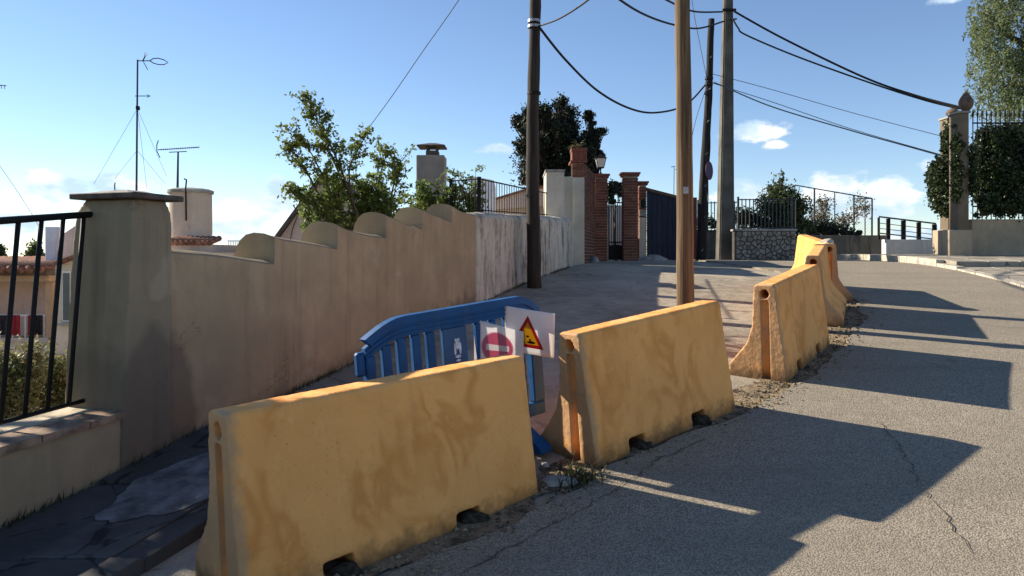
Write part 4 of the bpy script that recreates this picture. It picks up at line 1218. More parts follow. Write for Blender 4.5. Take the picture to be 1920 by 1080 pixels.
cable([U(1337, 139, 18.5), U(1440, 166, 18.6), U(1600, 212, 18.7), U(1768, 256, 18.7)], .008, 'fine uppermost cable from the leaning pole to the right', 'cable_grey')
cable([U(1292, -40, 18), U(1302, 30, 18.2), U(1325, 146, 18.5)], .008, 'fine cable dropping steeply to the leaning pole', 'cable_grey')
cable([U(1324, 165, 18.5), U(1306, 220, 18.9), U(1294, 272, 19.4)], .008, 'fine cable slanting left below the clamp of the leaning pole', 'cable_grey')
cable([U(900, -70, 11), U(860, 0, 11.3), U(790, 100, 12), U(735, 180, 12.6), U(680, 255, 13.2), U(655, 290, 13.6)], .007, 'fine long cable slanting down into the shrub', 'cable_grey')

# ------------------------------------------------------------------ left background houses
def poly_prism(b, pts_px, Y, depth):
    n = len(pts_px); v = [U(px, py, Y) for px, py in pts_px]; w_ = [p + Vector((0, depth, 0)) for p in v]
    return b.add(v + w_, [tuple(range(n)), tuple(range(2 * n - 1, n - 1, -1))] + [(i, n + i, n + (i + 1) % n, (i + 1) % n) for i in range(n)])
# pink house with a veranda
Yh = 13.0
hp = thing('house', (UX(0, Yh), Yh, -1.6), 'pink house with veranda, orange post and balcony seen through the railing', 'house')
MB().box((UX(-420, Yh), Yh + 1.0, -2), (UX(96, Yh), Yh + 5, UZ(515, Yh))).build('wall', M_['pink'], hp)
MB().box((UX(-420, Yh), Yh - .05, -2), (UX(96, Yh), Yh + .98, UZ(640, Yh))).build('balcony_base', M_['ivory'], hp)
MB().box((UX(-420, Yh), Yh - .12, UZ(640, Yh) + .001), (UX(98, Yh), Yh + .2, UZ(632, Yh))).build('balcony_ledge', M_['pinkgrey'], hp)
MB().box((UX(92, Yh), Yh - .1, UZ(632, Yh) + .001), (UX(104, Yh), Yh + .12, UZ(528, Yh))).build('post', M_['orange'], hp)
MB().box((UX(-420, Yh), Yh - .25, UZ(527, Yh)), (UX(108, Yh), Yh + 1.2, UZ(515, Yh) - .01)).build('fascia', M_['orange'], hp)
MB().box((UX(-420, Yh), Yh - .35, UZ(515, Yh) - .008), (UX(112, Yh), Yh + 5.2, UZ(505, Yh))).build('roof', M_['plank_dark'], hp)
for k in range(26):
    x = UX(100, Yh) - k * .16
    t = MB().tube([(x, Yh - .42, UZ(504, Yh)), (x, Yh + 2.5, UZ(486, Yh + 2.5))], [.075, .07], 8); t.build('roof_tile', M_['roof_tile'], hp, smooth=True)
for k in range(24):
    x = UX(88, Yh) - k * .11
    MB().box((x - .009, Yh - .08, UZ(632, Yh) + .002), (x + .009, Yh - .06, UZ(592, Yh))).build('baluster', M_['white_paint'], hp)
MB().box((UX(-300, Yh), Yh - .09, UZ(592, Yh)), (UX(91, Yh), Yh - .05, UZ(589, Yh))).build('handrail', M_['white_paint'], hp)
# laundry on the balcony
tw = [simple('towel_dark', (.035, .03, .04), .9, .5, 30), simple('towel_red', (.32, .03, .04), .9, .3, 20), simple('towel_white', (.65, .62, .60), .9, .1, 20)]
for k, (p0, p1, m_, nm) in enumerate(((2, 20, 0, 'dark striped towel at the left of the balcony rail'), (22, 44, 1, 'red towel hanging on the balcony rail'), (60, 72, 1, 'narrow red towel near the balcony middle'), (74, 86, 0, 'dark towel hanging next to the orange post'))):
    b = MB(); n = 8
    for i in range(n + 1):
        x = UX(p0 + (p1 - p0) * i / n, Yh); yy = Yh - .11 - .015 * math.sin(i * 2.1)
        b.v += [Vector((x, yy, UZ(590, Yh))), Vector((x, yy - .012 * math.cos(i * 1.7), UZ(627, Yh))), Vector((x, yy + .01, UZ(590, Yh))), Vector((x, yy + .01, UZ(627, Yh)))]
    for i in range(n): b.f += [(4 * i, 4 * i + 1, 4 * i + 5, 4 * i + 4), (4 * i + 2, 4 * i + 6, 4 * i + 7, 4 * i + 3)]
    b.f += [(0, 2, 3, 1), (4 * n, 4 * n + 1, 4 * n + 3, 4 * n + 2)]
    tag(b.build('towel', tw[m_]), nm, 'towel', 'laundry on the balcony')
# ivory house
Yi = 11.6
hi = thing('house', (UX(180, Yi), Yi, -1.7), 'ivory house with narrow window right behind the wall pillar', 'house')
b = MB(); poly_prism(b, [(104, 1000), (300, 1000), (300, 470), (150, 482), (104, 498)], Yi, 3); b.build('wall', M_['ivory'], hi)
b = MB(); poly_prism(b, [(100, 498), (150, 479), (305, 466), (305, 460), (150, 473), (100, 491)], Yi - .15, 3.3); b.build('roof', M_['roof_tile'], hi)
wn = MB(); wn.box((UX(118, Yi), Yi - .02, UZ(603, Yi)), (UX(134, Yi), Yi + .02, UZ(508, Yi))); wob_ = wn.build('window', M_['white_paint'], hi)
MB().box((UX(120, Yi), Yi - .028, UZ(600, Yi)), (UX(132, Yi), Yi - .021, UZ(512, Yi))).build('pane', M_['pane'], wob_)
MB().box((UX(113, Yi), Yi - .08, UZ(610, Yi)), (UX(137, Yi), Yi - .022, UZ(604, Yi))).build('sill', M_['concrete'], hi)
MB().box((UX(104, Yi), Yi - .14, UZ(673, Yi)), (UX(124, Yi), Yi - .002, UZ(665, Yi))).build('ledge', M_['tile_coping'], hi)
b = MB(); Yj = 14.5; poly_prism(b, [(110, 520), (235, 520), (235, 412), (140, 424), (112, 443)], Yj, 3); tag(b.build('house', M_['pinkgrey']), 'grey gabled house end just above the ivory house roof', 'house')
MB().box((UX(84, 14.0), 14.0, UZ(505, 14)), (UX(101, 14.0), 14.25, UZ(425, 14.0)), .01).build('vent_stack', M_['frost'])
tag(bpy.data.objects['vent_stack'], 'pale corrugated vent stack above the pink house roof', 'chimney')

# house with the round tank; tank on the roof
Yt = 9.0
ht = thing('house', (UX(355, Yt), Yt, -1.7), 'house with tile edge and roof parapet below the round tank', 'house')
MB().box((UX(250, Yt), Yt - .6, -2), (UX(437, Yt - .6), Yt + 2.4, UZ(474, Yt))).build('wall', M_['pinkgrey'], ht)
MB().box((UX(312, Yt - .3), Yt - .3, UZ(474, Yt) + .002), (UX(398, Yt - .3), Yt + .6, UZ(459, Yt))).build('tank_plinth', M_['tank'], ht)
for k in range(9):
    x = UX(315, Yt - .3) + k * .063
    MB().tube([(x, Yt - .36, UZ(456, Yt)), (x, Yt - .05, UZ(447, Yt))], [.036, .034], 7).build('roof_tile', M_['roof_tile'], ht, smooth=True)
for k in range(12):
    x = UX(399, Yt) + k * .022
    MB().tube([(x, Yt + .5, UZ(476, Yt)), (x, Yt + .5, UZ(450, Yt) + .0)], .0035, 4).build('baluster', M_['rail_iron'], ht)
MB().tube([(UX(397, Yt), Yt + .5, UZ(450, Yt)), (UX(440, Yt), Yt + .5, UZ(450, Yt))], .006, 4).build('handrail', M_['rail_iron'], ht)
tk = thing('roof_tank', (UX(355, Yt), Yt + .25, UZ(450, Yt)), 'round pinkish rendered tank with concrete lid on a roof', 'tank')
cx = UX(354, Yt + .2); rr_ = 39 / F * Yt
MB().lathe((cx, Yt + .25, UZ(452, Yt)), [(rr_, 0), (rr_, .3), (rr_ * .99, UZ(360, Yt) - UZ(452, Yt))], 32).build('drum', M_['tank'], tk, smooth=True, angle=40)
zl = UZ(360, Yt); MB().lathe((cx, Yt + .25, zl + .001), [(rr_ + .018, 0), (rr_ + .02, .035), (rr_ * .9, .055), (.05, .075)], 32).build('lid', M_['concrete'], tk, smooth=True, angle=40)
MB().tube([(cx + .06, Yt - .01, zl - .35), (cx + .055, Yt - .01, zl + .06), (cx + .06, Yt, zl + .15), (cx + .03, Yt, zl + .16)], .010, 6).build('pipe', M_['iron'], tk)

# gabled house behind the shrub, house with chimney, pale building behind the railing
Yd = 12.5
hg = thing('house', (UX(600, Yd), Yd, -1.7), 'pale pink gable end rising behind the left of the shrub', 'house')
b = MB(); poly_prism(b, [(440, 700), (760, 700), (760, 470), (605, 330), (520, 438), (505, 460), (440, 470)], Yd, 4); b.build('wall', M_['pinkgrey'], hg)
b = MB(); poly_prism(b, [(500, 462), (604, 322), (770, 478), (770, 485), (604, 331), (505, 467)], Yd - .12, 4.3); b.build('roof', M_['slab_dark'], hg)
MB().tube([U(574, 362, Yd - .05), U(548, 430, Yd - .05), U(540, 470, Yd - .05)], .008, 5).build('downpipe', M_['rail_iron'], hg)
Yk = 13.5
hk = thing('house', (UX(820, Yk), Yk, -1.7), 'low house hidden by the shrub, with a stout chimney', 'house')
MB().box((UX(690, Yk), Yk, -2), (UX(880, Yk), Yk + 4, UZ(425, Yk))).build('wall', M_['pinkgrey'], hk)
MB().box((UX(680, Yk), Yk - .2, UZ(425, Yk) + .001), (UX(890, Yk), Yk + 4.2, UZ(412, Yk))).build('roof', M_['roof_tile'], hk)
st_ = MB(); st_.box((UX(779, Yk), Yk + .1, UZ(412, Yk) + .001), (UX(832, Yk), Yk + .6, UZ(289, Yk)), .012); stk = st_.build('chimney', M_['chimney'], hk)
MB().box((UX(796, Yk), Yk + .2, UZ(289, Yk) + .001), (UX(819, Yk), Yk + .5, UZ(279, Yk))).build('flue', M_['slab_dark'], stk)
for px in (799, 816):
    for yy in (.22, .46): MB().box((UX(px, Yk) - .015, Yk + yy, UZ(279, Yk) + .001), (UX(px, Yk) + .015, Yk + yy + .03, UZ(272, Yk))).build('cowl_leg', M_['slab_dark'], stk)
b = MB(); x0, x1 = UX(780, Yk), UX(833, Yk); z0, z1 = UZ(272, Yk) + .001, UZ(262.5, Yk)
b.add([(x0, Yk + .08, z0), (x1, Yk + .08, z0), (x1, Yk + .62, z0), (x0, Yk + .62, z0), (x0, Yk + .08, z0 + .02), (x1, Yk + .08, z0 + .02), (x1, Yk + .62, z0 + .02), (x0, Yk + .62, z0 + .02), ((x0 + x1) / 2 - .06, Yk + .35, z1), ((x0 + x1) / 2 + .06, Yk + .35, z1)],
      [(3, 2, 1, 0), (0, 1, 5, 4), (1, 2, 6, 5), (2, 3, 7, 6), (3, 0, 4, 7), (4, 5, 9, 8), (5, 6, 9), (6, 7, 8, 9), (7, 4, 8)]); b.build('cowl', M_['slab_dark'], stk)
b = MB(); poly_prism(b, [(884, 470), (926, 470), (926, 338), (884, 330)], 16.5, 2); tag(b.build('shed', M_['frost']), 'pale sheeted shed side behind the return of the thin railing', 'shed')
hr_ = thing('house', (UX(980, 19.5), 19.5, 0), 'low house with shallow reddish roof behind the thin railing', 'house')
b = MB(); poly_prism(b, [(926, 470), (1035, 470), (1035, 384), (926, 392)], 19.5, 4); b.build('wall', M_['pinkgrey'], hr_)
b = MB(); poly_prism(b, [(920, 393), (1040, 385), (1040, 352), (1000, 354), (920, 378)], 19.3, 4); b.build('roof', M_['pinkgrey'], hr_)
b = MB(); poly_prism(b, [(918, 378), (1000, 353), (1042, 351), (1042, 347), (1000, 349), (918, 374)], 19.2, 4.3); b.build('ridge_tile', M_['roof_tile'], hr_)

# ------------------------------------------------------------------ antennas
def antenna(px, ybase, ytop, Y, label):
    root = thing('antenna', U(px, ybase, Y), label, 'antenna', 'roof antennas')
    MB().tube([U(px - 1, ybase, Y), U(px + 2 if ytop < 200 else px, ytop, Y)], [.016, .011], 6).build('mast', M_['rail_iron'], root)
    return root
Ya = 10.0
a1 = antenna(256, 470, 112, Ya, 'tall antenna mast with looped aerial above the wall pillar')
MB().tube([U(259, 114, Ya), U(281, 114, Ya)], .007, 5).build('boom', M_['rail_iron'], a1)
MB().tube([U(x, y_, Ya) for x, y_ in ((281, 114), (287, 110), (296, 109), (307, 112), (315, 117), (308, 121), (297, 121), (287, 118), (281, 114))], .007, 5).build('loop_element', M_['rail_iron'], a1)
for pts in (((268, 114), (276, 100)), ((268, 114), (277, 131)), ((266, 114), (270, 108), (272, 98))):
    MB().tube([U(x, y_, Ya) for x, y_ in pts], .005, 5).build('element', M_['rail_iron'], a1)
MB().tube([U(253, 180, Ya), U(282, 180, Ya)], .006, 5).build('lower_element', M_['rail_iron'], a1)
MB().tube([U(276, 177, Ya), U(281, 180, Ya), U(276, 183, Ya)], .005, 5).build('lower_element', M_['rail_iron'], a1)
MB().box((UX(256.5, Ya), Ya - .03, UZ(206, Ya)), (UX(260.5, Ya), Ya + .03, UZ(199, Ya))).build('clamp', M_['iron'], a1)
for (q0, q1, dy) in (((257, 205), (176, 345), .8), ((258, 205), (275, 352), -.6), ((258, 205), (312, 330), .3), ((257, 282), (215, 335), .5), ((257, 282), (310, 345), 1.0)):
    MB().tube([U(*q0, Ya), U(*q1, Ya + dy)], .0022, 4).build('guy_wire', M_['cable_grey'], a1)
Yb2 = 9.3
a2 = antenna(334, 352, 285, Yb2, 'low rake-shaped aerial on the roof beside the round tank')
MB().tube([U(296, 281, Yb2), U(374, 276, Yb2)], .006, 5).build('boom', M_['rail_iron'], a2)
for k in range(18):
    x = 302 + k * 4.1; z = 281 - (x - 296) / 78 * 5
    MB().tube([U(x, z - 1.8, Yb2 - .07), U(x, z + 1.8, Yb2 + .07)], .003, 4).build('element', M_['rail_iron'], a2)
MB().tube([U(x, y_, Yb2) for x, y_ in ((297, 263), (294, 272), (294, 283), (300, 296))], .006, 5).build('reflector', M_['rail_iron'], a2)
MB().tube([U(317, 285.5, Yb2), U(350, 284, Yb2)], .006, 5).build('lower_boom', M_['rail_iron'], a2)
a3 = thing('antenna', U(-40, 470, 12), 'rake aerial just entering at the left picture edge', 'antenna', 'roof antennas')
MB().tube([U(-40, 520, 12), U(-40, 150, 12)], .016, 6).build('mast', M_['rail_iron'], a3)
MB().tube([U(-50, 157, 12), U(12, 161, 12)], .007, 5).build('boom', M_['rail_iron'], a3)
for k in range(9): MB().tube([U(-40 + k * 6, 155 + k * .5, 11.95), U(-39 + k * 6, 163 + k * .5, 12.05)], .005, 4).build('element', M_['rail_iron'], a3)
a4 = antenna(1264, 420, 312, 27, 'small distant antenna mast left of the brown pole')
MB().tube([U(1258, 313, 27), U(1266, 312, 27)], .012, 5).build('boom', M_['rail_iron'], a4); MB().tube([U(1266, 318, 27), U(1296, 313, 27)], .012, 5).build('boom', M_['rail_iron'], a4)
cable([U(-30, 270, 12), U(20, 340, 12.4), U(62, 405, 12.8), U(80, 440, 13)], .004, 'hair-thin wire slanting down at the left sky edge', 'cable_grey')

# ------------------------------------------------------------------ vegetation
def leaf_mesh(P, size, seed, name, mat, parent, aspect=.5, droop=0.0, up=None):
    rs_ = np.random.RandomState(seed); P = np.asarray(P, float); n = len(P)
    d = rs_.normal(size=(n, 3)); d[:, 2] -= droop; d /= np.linalg.norm(d, axis=1)[:, None]
    q = rs_.normal(size=(n, 3)); q -= d * (q * d).sum(1)[:, None]; q /= np.linalg.norm(q, axis=1)[:, None]
    s = size * rs_.uniform(.55, 1.3, size=(n, 1))
    a = P - d * s * .5; c = P + d * s * .5; l = P - q * s * aspect * .5 + d * s * .05; r_ = P + q * s * aspect * .5 + d * s * .05
    V = np.stack([a, r_, c, l], 1).reshape(-1, 3)
    inv = MW[parent].inverted(); V = V - np.array(MW[parent].translation)
    me = bpy.data.meshes.new(name)
    me.vertices.add(4 * n); me.vertices.foreach_set('co', V.ravel())
    me.loops.add(4 * n); me.loops.foreach_set('vertex_index', np.arange(4 * n, dtype=np.int32))
    me.polygons.add(n); me.polygons.foreach_set('loop_start', np.arange(0, 4 * n, 4, dtype=np.int32))
    me.update(calc_edges=True); me.materials.append(mat)
    o = bpy.data.objects.new(name, me); return link(o, parent)
def clumps(blobs, n, seed, per=35, sig=.16, shell=.55):
    """points in clumps spread through ellipsoid blobs (cx,cy,cz,rx,ry,rz,weight)"""
    rs_ = np.random.RandomState(seed); W = np.array([b_[6] if len(b_) > 6 else b_[3] * b_[4] * b_[5] for b_ in blobs], float); W /= W.sum()
    out = []
    for b_, w_ in zip(blobs, W):
        m = max(3, int(n * w_ / per))
        for _ in range(m):
            v = rs_.normal(size=3); v /= np.linalg.norm(v); v *= (shell + (1 - shell) * rs_.rand()) * rs_.uniform(.55, 1.0) if rs_.rand() < .75 else rs_.rand() ** .5
            c = np.array(b_[:3]) + v * np.array(b_[3:6])
            k = rs_.poisson(per); sg = sig * min(b_[3:6]) * rs_.uniform(.6, 1.5)
            out.append(c + rs_.normal(size=(k, 3)) * sg)
    return np.concatenate(out)
def limb(a, b_, r0, r1, seed, wig=.08, n=6):
    rr = random.Random(seed); a = Vector(a); b_ = Vector(b_); L = (b_ - a).length
    pts = [a.lerp(b_, i / n) + Vector((rr.gauss(0, wig), rr.gauss(0, wig), rr.gauss(0, wig * .5))) * L * (0 if i in (0, n) else .35) for i in range(n + 1)]
    return pts, [r0 + (r1 - r0) * i / n for i in range(n + 1)]
def tree(name, base, blobs, n, size, seed, mat, label, cat='tree', group=None, trunk_r=.12, per=35, sig=.16, aspect=.5, shell=.55, droop=0.0):
    root = thing(name, base, label, cat, group)
    top = Vector(np.mean([b_[:3] for b_ in blobs], axis=0)); tb = MB(); base = Vector(base)
    mid = base.lerp(top, .55)
    p, r_ = limb(base, mid, trunk_r, trunk_r * .7, seed); tb.tube(p, r_, 8)
    for i, b_ in enumerate(blobs):
        p, r_ = limb(mid, Vector(b_[:3]), trunk_r * .55, trunk_r * .12, seed + i + 1); tb.tube(p, r_, 6)
        rr = random.Random(seed * 7 + i)
        for k in range(5):
            e = Vector(b_[:3]) + Vector((rr.uniform(-.8, .8) * b_[3], rr.uniform(-.8, .8) * b_[4], rr.uniform(-.5, .85) * b_[5]))
            p, r_ = limb(Vector(b_[:3]).lerp(mid, .3), e, trunk_r * .2, trunk_r * .04, seed + i * 9 + k); tb.tube(p, r_, 5)
    tb.build('trunk', M_['bark_dark'] if name == 'conifer' else M_['bark'], root, smooth=True)
    leaf_mesh(clumps(blobs, n, seed, per, sig, shell), size, seed, 'crown', mat, root, aspect, droop)
    return root
def pb_(px, py, Y, rpx, rpy, ry=None, w_=None):
    c = U(px, py, Y); a = (c.x, c.y, c.z, rpx / F * Y, ry or rpx / F * Y, rpy / F * Y)
    return a + ((w_,) if w_ else ())

# tall shrub above the tan wall: arching branches with sprays of small leaves
Yq = 9.6
sh = thing('garden_shrub', U(690, 560, Yq + .3), 'loose tall shrub with arching leafy branches rising behind the sawtooth wall', 'shrub')
rq = random.Random(17); twigs = MB(); LP = []
def spray(pts, r0, n_side, slen, leaves_per, seed, Y=Yq, tip=True, start=.25, left=0.0):
    rr = random.Random(seed)
    P = curve([U(px, py, Y + dy) for px, py, dy in pts], 10)
    twigs.tube(P, [r0 * (1 - .85 * i / (len(P) - 1)) for i in range(len(P))], 5)
    for k in range(n_side):
        t = start + (1 - start) * (k + rr.random()) / n_side; i = int(t * (len(P) - 2)); p = P[i]
        ax = (P[i + 1] - p).normalized()
        d = Vector((rr.gauss(-left, 1), rr.gauss(0, .8), rr.gauss(.12, .45))).normalized() * .8 + ax * .5
        L = slen * rr.uniform(.5, 1.2) * (1.15 - .6 * t)
        q = [p + d * L * s_ + Vector((0, 0, .12 * L * math.sin(s_ * 2.5) - .10 * L * s_ * s_)) for s_ in (0, .33, .66, 1)]
        twigs.tube(q, [r0 * .25, r0 * .2, r0 * .14, r0 * .06], 4, False)
        for m in range(int(leaves_per * rr.uniform(.6, 1.3))):
            s_ = rr.uniform(.12, 1.05); j = min(int(s_ * 3), 2); f = s_ * 3 - j
            c = q[j].lerp(q[j + 1], f)
            LP.append(c + Vector((rr.gauss(0, .028), rr.gauss(0, .028), rr.gauss(.008, .022))))
sig0 = [((690, 470, .2), (670, 400, .1), (640, 320, 0), (615, 262, 0), (585, 215, 0), (562, 184, -.05)), ((690, 470, .2), (640, 400, .1), (605, 330, 0), (580, 282, 0), (545, 244, -.1)),
        ((700, 470, .3), (660, 380, .2), (625, 300, .1), (600, 240, .1), (588, 205, 0)), ((690, 470, .2), (665, 390, .1), (655, 320, 0), (672, 280, .1), (690, 248, .1)),
        ((660, 470, .2), (620, 420, .1), (590, 385, 0), (570, 372, 0), (556, 355, 0)), ((700, 470, .2), (705, 380, .3), (715, 320, .3), (728, 285, .3)),
        ((720, 470, .2), (730, 390, .3), (742, 330, .4), (752, 300, .4)), ((650, 470, .2), (610, 390, .1), (575, 322, .0), (550, 284, -.1), (548, 276, -.1))]
for i, pts in enumerate(sig0): spray(pts, .022, 24 if i < 3 else 19, .36, 40, 100 + i, start=.30 if i < 3 else .35, left=.25)
for i in range(28):
    x0 = rq.uniform(590, 745); x1 = x0 + rq.uniform(-40, 40); y1 = rq.uniform(315, 390)
    spray(((x0, 470, rq.uniform(-.1, .8)), ((x0 + x1) / 2, (470 + y1) / 2, rq.uniform(0, .5)), (x1, y1, rq.uniform(0, .6))), .014, 11, .34, 34, 200 + i, start=.2)
twigs.build('stem', M_['bark'], sh, smooth=True)
leaf_mesh(LP, .054, 3, 'foliage', M_['leaf_shrub'], sh, .55)
sh2 = thing('garden_shrub', U(830, 560, 10.9), 'smaller leafy shrub below the chimney beside the thin railing', 'shrub')
twigs = MB(); LP = []
for i in range(26):
    x0 = rq.uniform(775, 885); x1 = x0 + rq.uniform(-25, 25); y1 = rq.uniform(332, 385)
    if i == 0: x0, x1, y1 = 885, 892, 312
    if i == 1: x0, x1, y1 = 845, 852, 318
    spray(((x0, 470, rq.uniform(-.1, .5)), ((x0 + x1) / 2, (470 + y1) / 2, rq.uniform(0, .4)), (x1, y1, rq.uniform(0, .5))), .014, 12, .28, 34, 400 + i, Y=10.9, start=.25)
twigs.build('stem', M_['bark'], sh2, smooth=True); leaf_mesh(LP, .054, 4, 'foliage', M_['leaf_shrub'], sh2, .55)

# dark conifers behind the gate wall
Yt2 = 23
def tufts(outline, Y, n, r, seed, ry=1.2):
    rr = random.Random(seed); out = []
    while len(out) < n:
        x = rr.uniform(min(p[0] for p in outline), max(p[0] for p in outline)); y_ = rr.uniform(min(p[1] for p in outline), max(p[1] for p in outline))
        c = False
        for (x0, y0), (x1, y1) in zip(outline, outline[1:] + outline[:1]):
            if (y0 > y_) != (y1 > y_) and x < (x1 - x0) * (y_ - y0) / (y1 - y0) + x0: c = not c
        if c:
            q = rr.uniform(.6, 1.25); d = rr.uniform(-ry, ry)
            c_ = U(x, y_, Y + d); out.append((c_.x, c_.y, c_.z, r * q / F * Y * 1.25, r * q / F * Y, r * q * .72 / F * Y))
    return out
tree('conifer', (UX(1030, Yt2), Yt2, 1.2), tufts([(962, 205), (985, 212), (1000, 190), (1020, 205), (1045, 183), (1060, 195), (1072, 220), (1085, 232), (1098, 255), (1105, 300), (1100, 345), (985, 345), (985, 300), (970, 282), (985, 262), (975, 240)], Yt2, 80, 14, 5) + [pb_(1020, 260, Yt2, 34, 42, .7), pb_(1050, 290, Yt2, 40, 45, .7), pb_(1060, 240, Yt2, 22, 30, .5), pb_(1015, 310, Yt2, 36, 34, .7)],
     95000, .10, 31, M_['leaf_con'], 'broad dark conifer behind the dark timber pole', 'tree', 'dark conifers', .16, 40, .33, .45, .3)
tree('conifer', (UX(1108, Yt2 + 1), Yt2 + 1, 1.2), tufts([(1097, 240), (1102, 212), (1108, 215), (1112, 235), (1130, 242), (1122, 262), (1112, 266), (1134, 288), (1136, 296), (1118, 300), (1120, 340), (1090, 340), (1088, 270)], Yt2 + 1, 42, 8, 6, .7) + [pb_(1103, 290, Yt2 + 1, 14, 45, .4)],
     32000, .09, 32, M_['leaf_con'], 'slim dark conifer right of the broad one, above the lantern', 'tree', 'dark conifers', .12, 40, .33, .45, .3)
tree('courtyard_bush', (UX(1155, 20.9), 20.9, 1.45), [pb_(1150, 352, 20.9, 14, 16), pb_(1163, 360, 20.9, 10, 14), pb_(1146, 372, 20.9, 10, 12)], 2600, .09, 33, M_['leaf_ivy'], 'dark bush above the iron gate', 'bush', None, .04, 30)
# small agave-like plant on the planter
pl_ = thing('potted_plant', U(1086, 277, 16.6), 'dry spiky plant spilling from the red planter', 'plant')
b = MB(); rr = random.Random(4); c0 = U(1086, 278, 16.65)
for k in range(26):
    a = rr.uniform(0, 2 * math.pi); L = rr.uniform(.12, .38); d = Vector((math.cos(a) * .7 - .25, math.sin(a) * .4, rr.uniform(.2, 1.0))).normalized()
    b.tube([c0, c0 + d * L * .55, c0 + d * L + Vector((0, 0, -.35 * L))], [.010, .008, .002], 4)
b.build('blades', M_['leaf_dry'], pl_)

# bushes behind the bar fence and at the sports court
tree('fence_bush', (UX(1468, 20.3), 20.3, 1.4), [pb_(1465, 365, 20.3, 30, 26), pb_(1470, 400, 20.3, 40, 30), pb_(1440, 385, 20.3, 22, 22), pb_(1495, 385, 20.3, 24, 26), pb_(1464, 335, 20.3, 9, 15), pb_(1475, 425, 20.3, 45, 20)],
     8200, .10, 41, M_['leaf_mid'], 'tall bush rising behind the bar fence', 'bush', 'bushes behind the far fences', .07, 22, .25)
tree('fence_bush', (UX(1405, 20.9), 20.9, 1.4), [pb_(1400, 410, 20.9, 26, 18), pb_(1425, 415, 20.9, 22, 16), pb_(1385, 405, 20.9, 12, 18)], 2600, .09, 42, M_['leaf_mid'], 'low bush behind the bars beside the concrete pole', 'bush', 'bushes behind the far fences', .04, 20, .25)
tree('fence_bush', (UX(1545, 22.7), 22.75, 1.4), [pb_(1520, 430, 22.8, 24, 20), pb_(1555, 432, 22.8, 32, 18), pb_(1590, 438, 22.8, 22, 10)], 5200, .10, 43, M_['leaf_con'], 'low dark hedge at the foot of the sports fence', 'hedge', 'bushes behind the far fences', .05, 30, .25)
tree('fence_bush', (UX(1548, 23.2), 23.2, 1.4), [pb_(1545, 385, 23.2, 14, 20), pb_(1538, 405, 23.2, 20, 16)], 900, .09, 44, M_['leaf_brown'], 'sparse brown shrub inside the court, left', 'bush', 'bushes behind the far fences', .03, 14, .35)
tree('fence_bush', (UX(1606, 23.4), 23.4, 1.4), [pb_(1612, 388, 23.4, 18, 18), pb_(1590, 412, 23.4, 20, 14), pb_(1575, 420, 23.4, 16, 12)], 900, .09, 45, M_['leaf_brown'], 'sparse brown shrub inside the court, right', 'bush', 'bushes behind the far fences', .03, 14, .35)
tree('fence_bush', (UX(1318, 21.6), 21.6, 1.4), [pb_(1318, 415, 21.6, 14, 16), pb_(1338, 420, 21.6, 10, 12)], 900, .09, 46, M_['leaf_mid'], 'small bush behind the bars beside the leaning pole', 'bush', 'bushes behind the far fences', .03, 16, .3)

# ivy on the gate pillars and fence
iv = thing('ivy', U(1768, 415, 17.6), 'rounded ivy mass hanging left of the tall gate pillar', 'ivy', 'ivy on the gate')
leaf_mesh(clumps([pb_(1763, 345, 17.7, 21, 52, .35), pb_(1772, 375, 17.6, 20, 34, .3), pb_(1779, 270, 17.9, 12, 50, .25), pb_(1759, 320, 17.7, 13, 26, .3), pb_(1787, 235, 18.0, 6, 20, .2)], 19000, 51, 24, .2), .070, 51, 'leaves', M_['leaf_ivy'], iv, .7)
iv = thing('ivy', U(1875, 415, 16.6), 'dense dark ivy spilling over the yard wall at the right edge', 'ivy', 'ivy on the gate')
leaf_mesh(clumps([pb_(1852, 340, 16.95, 24, 58, .25), pb_(1880, 320, 16.85, 38, 76, .28), pb_(1912, 350, 16.7, 40, 58, .3), pb_(1962, 330, 16.7, 60, 85, .3), pb_(1838, 300, 17.0, 10, 56, .2), pb_(1855, 380, 16.7, 26, 20, .2), pb_(1902, 388, 16.6, 40, 18, .22), pb_(1884, 265, 16.85, 42, 35, .25), pb_(2040, 340, 16.7, 60, 80, .3), pb_(1835, 340, 17.15, 14, 70, .15), pb_(1850, 270, 17.2, 30, 40, .2), pb_(1900, 255, 17.2, 50, 30, .2), pb_(1870, 395, 16.75, 50, 14, .2), pb_(1960, 250, 17.2, 60, 40, .2)], 70000, 52, 30, .2), .070, 52, 'leaves', M_['leaf_ivy'], iv, .7)
iv = thing('ivy', U(1806, 415, 16.55), 'thin ivy strands climbing the face of the tall gate pillar', 'ivy', 'ivy on the gate')
leaf_mesh(clumps([pb_(1792, 285, 16.62, 5, 60, .10), pb_(1793, 350, 16.6, 5, 45, .10), pb_(1822, 320, 16.6, 5, 70, .10), pb_(1801, 322, 16.52, 6, 16, .05), pb_(1803, 270, 16.55, 6, 8, .05)], 4200, 53, 16, .6), .065, 53, 'leaves', M_['leaf_ivy'], iv, .7)

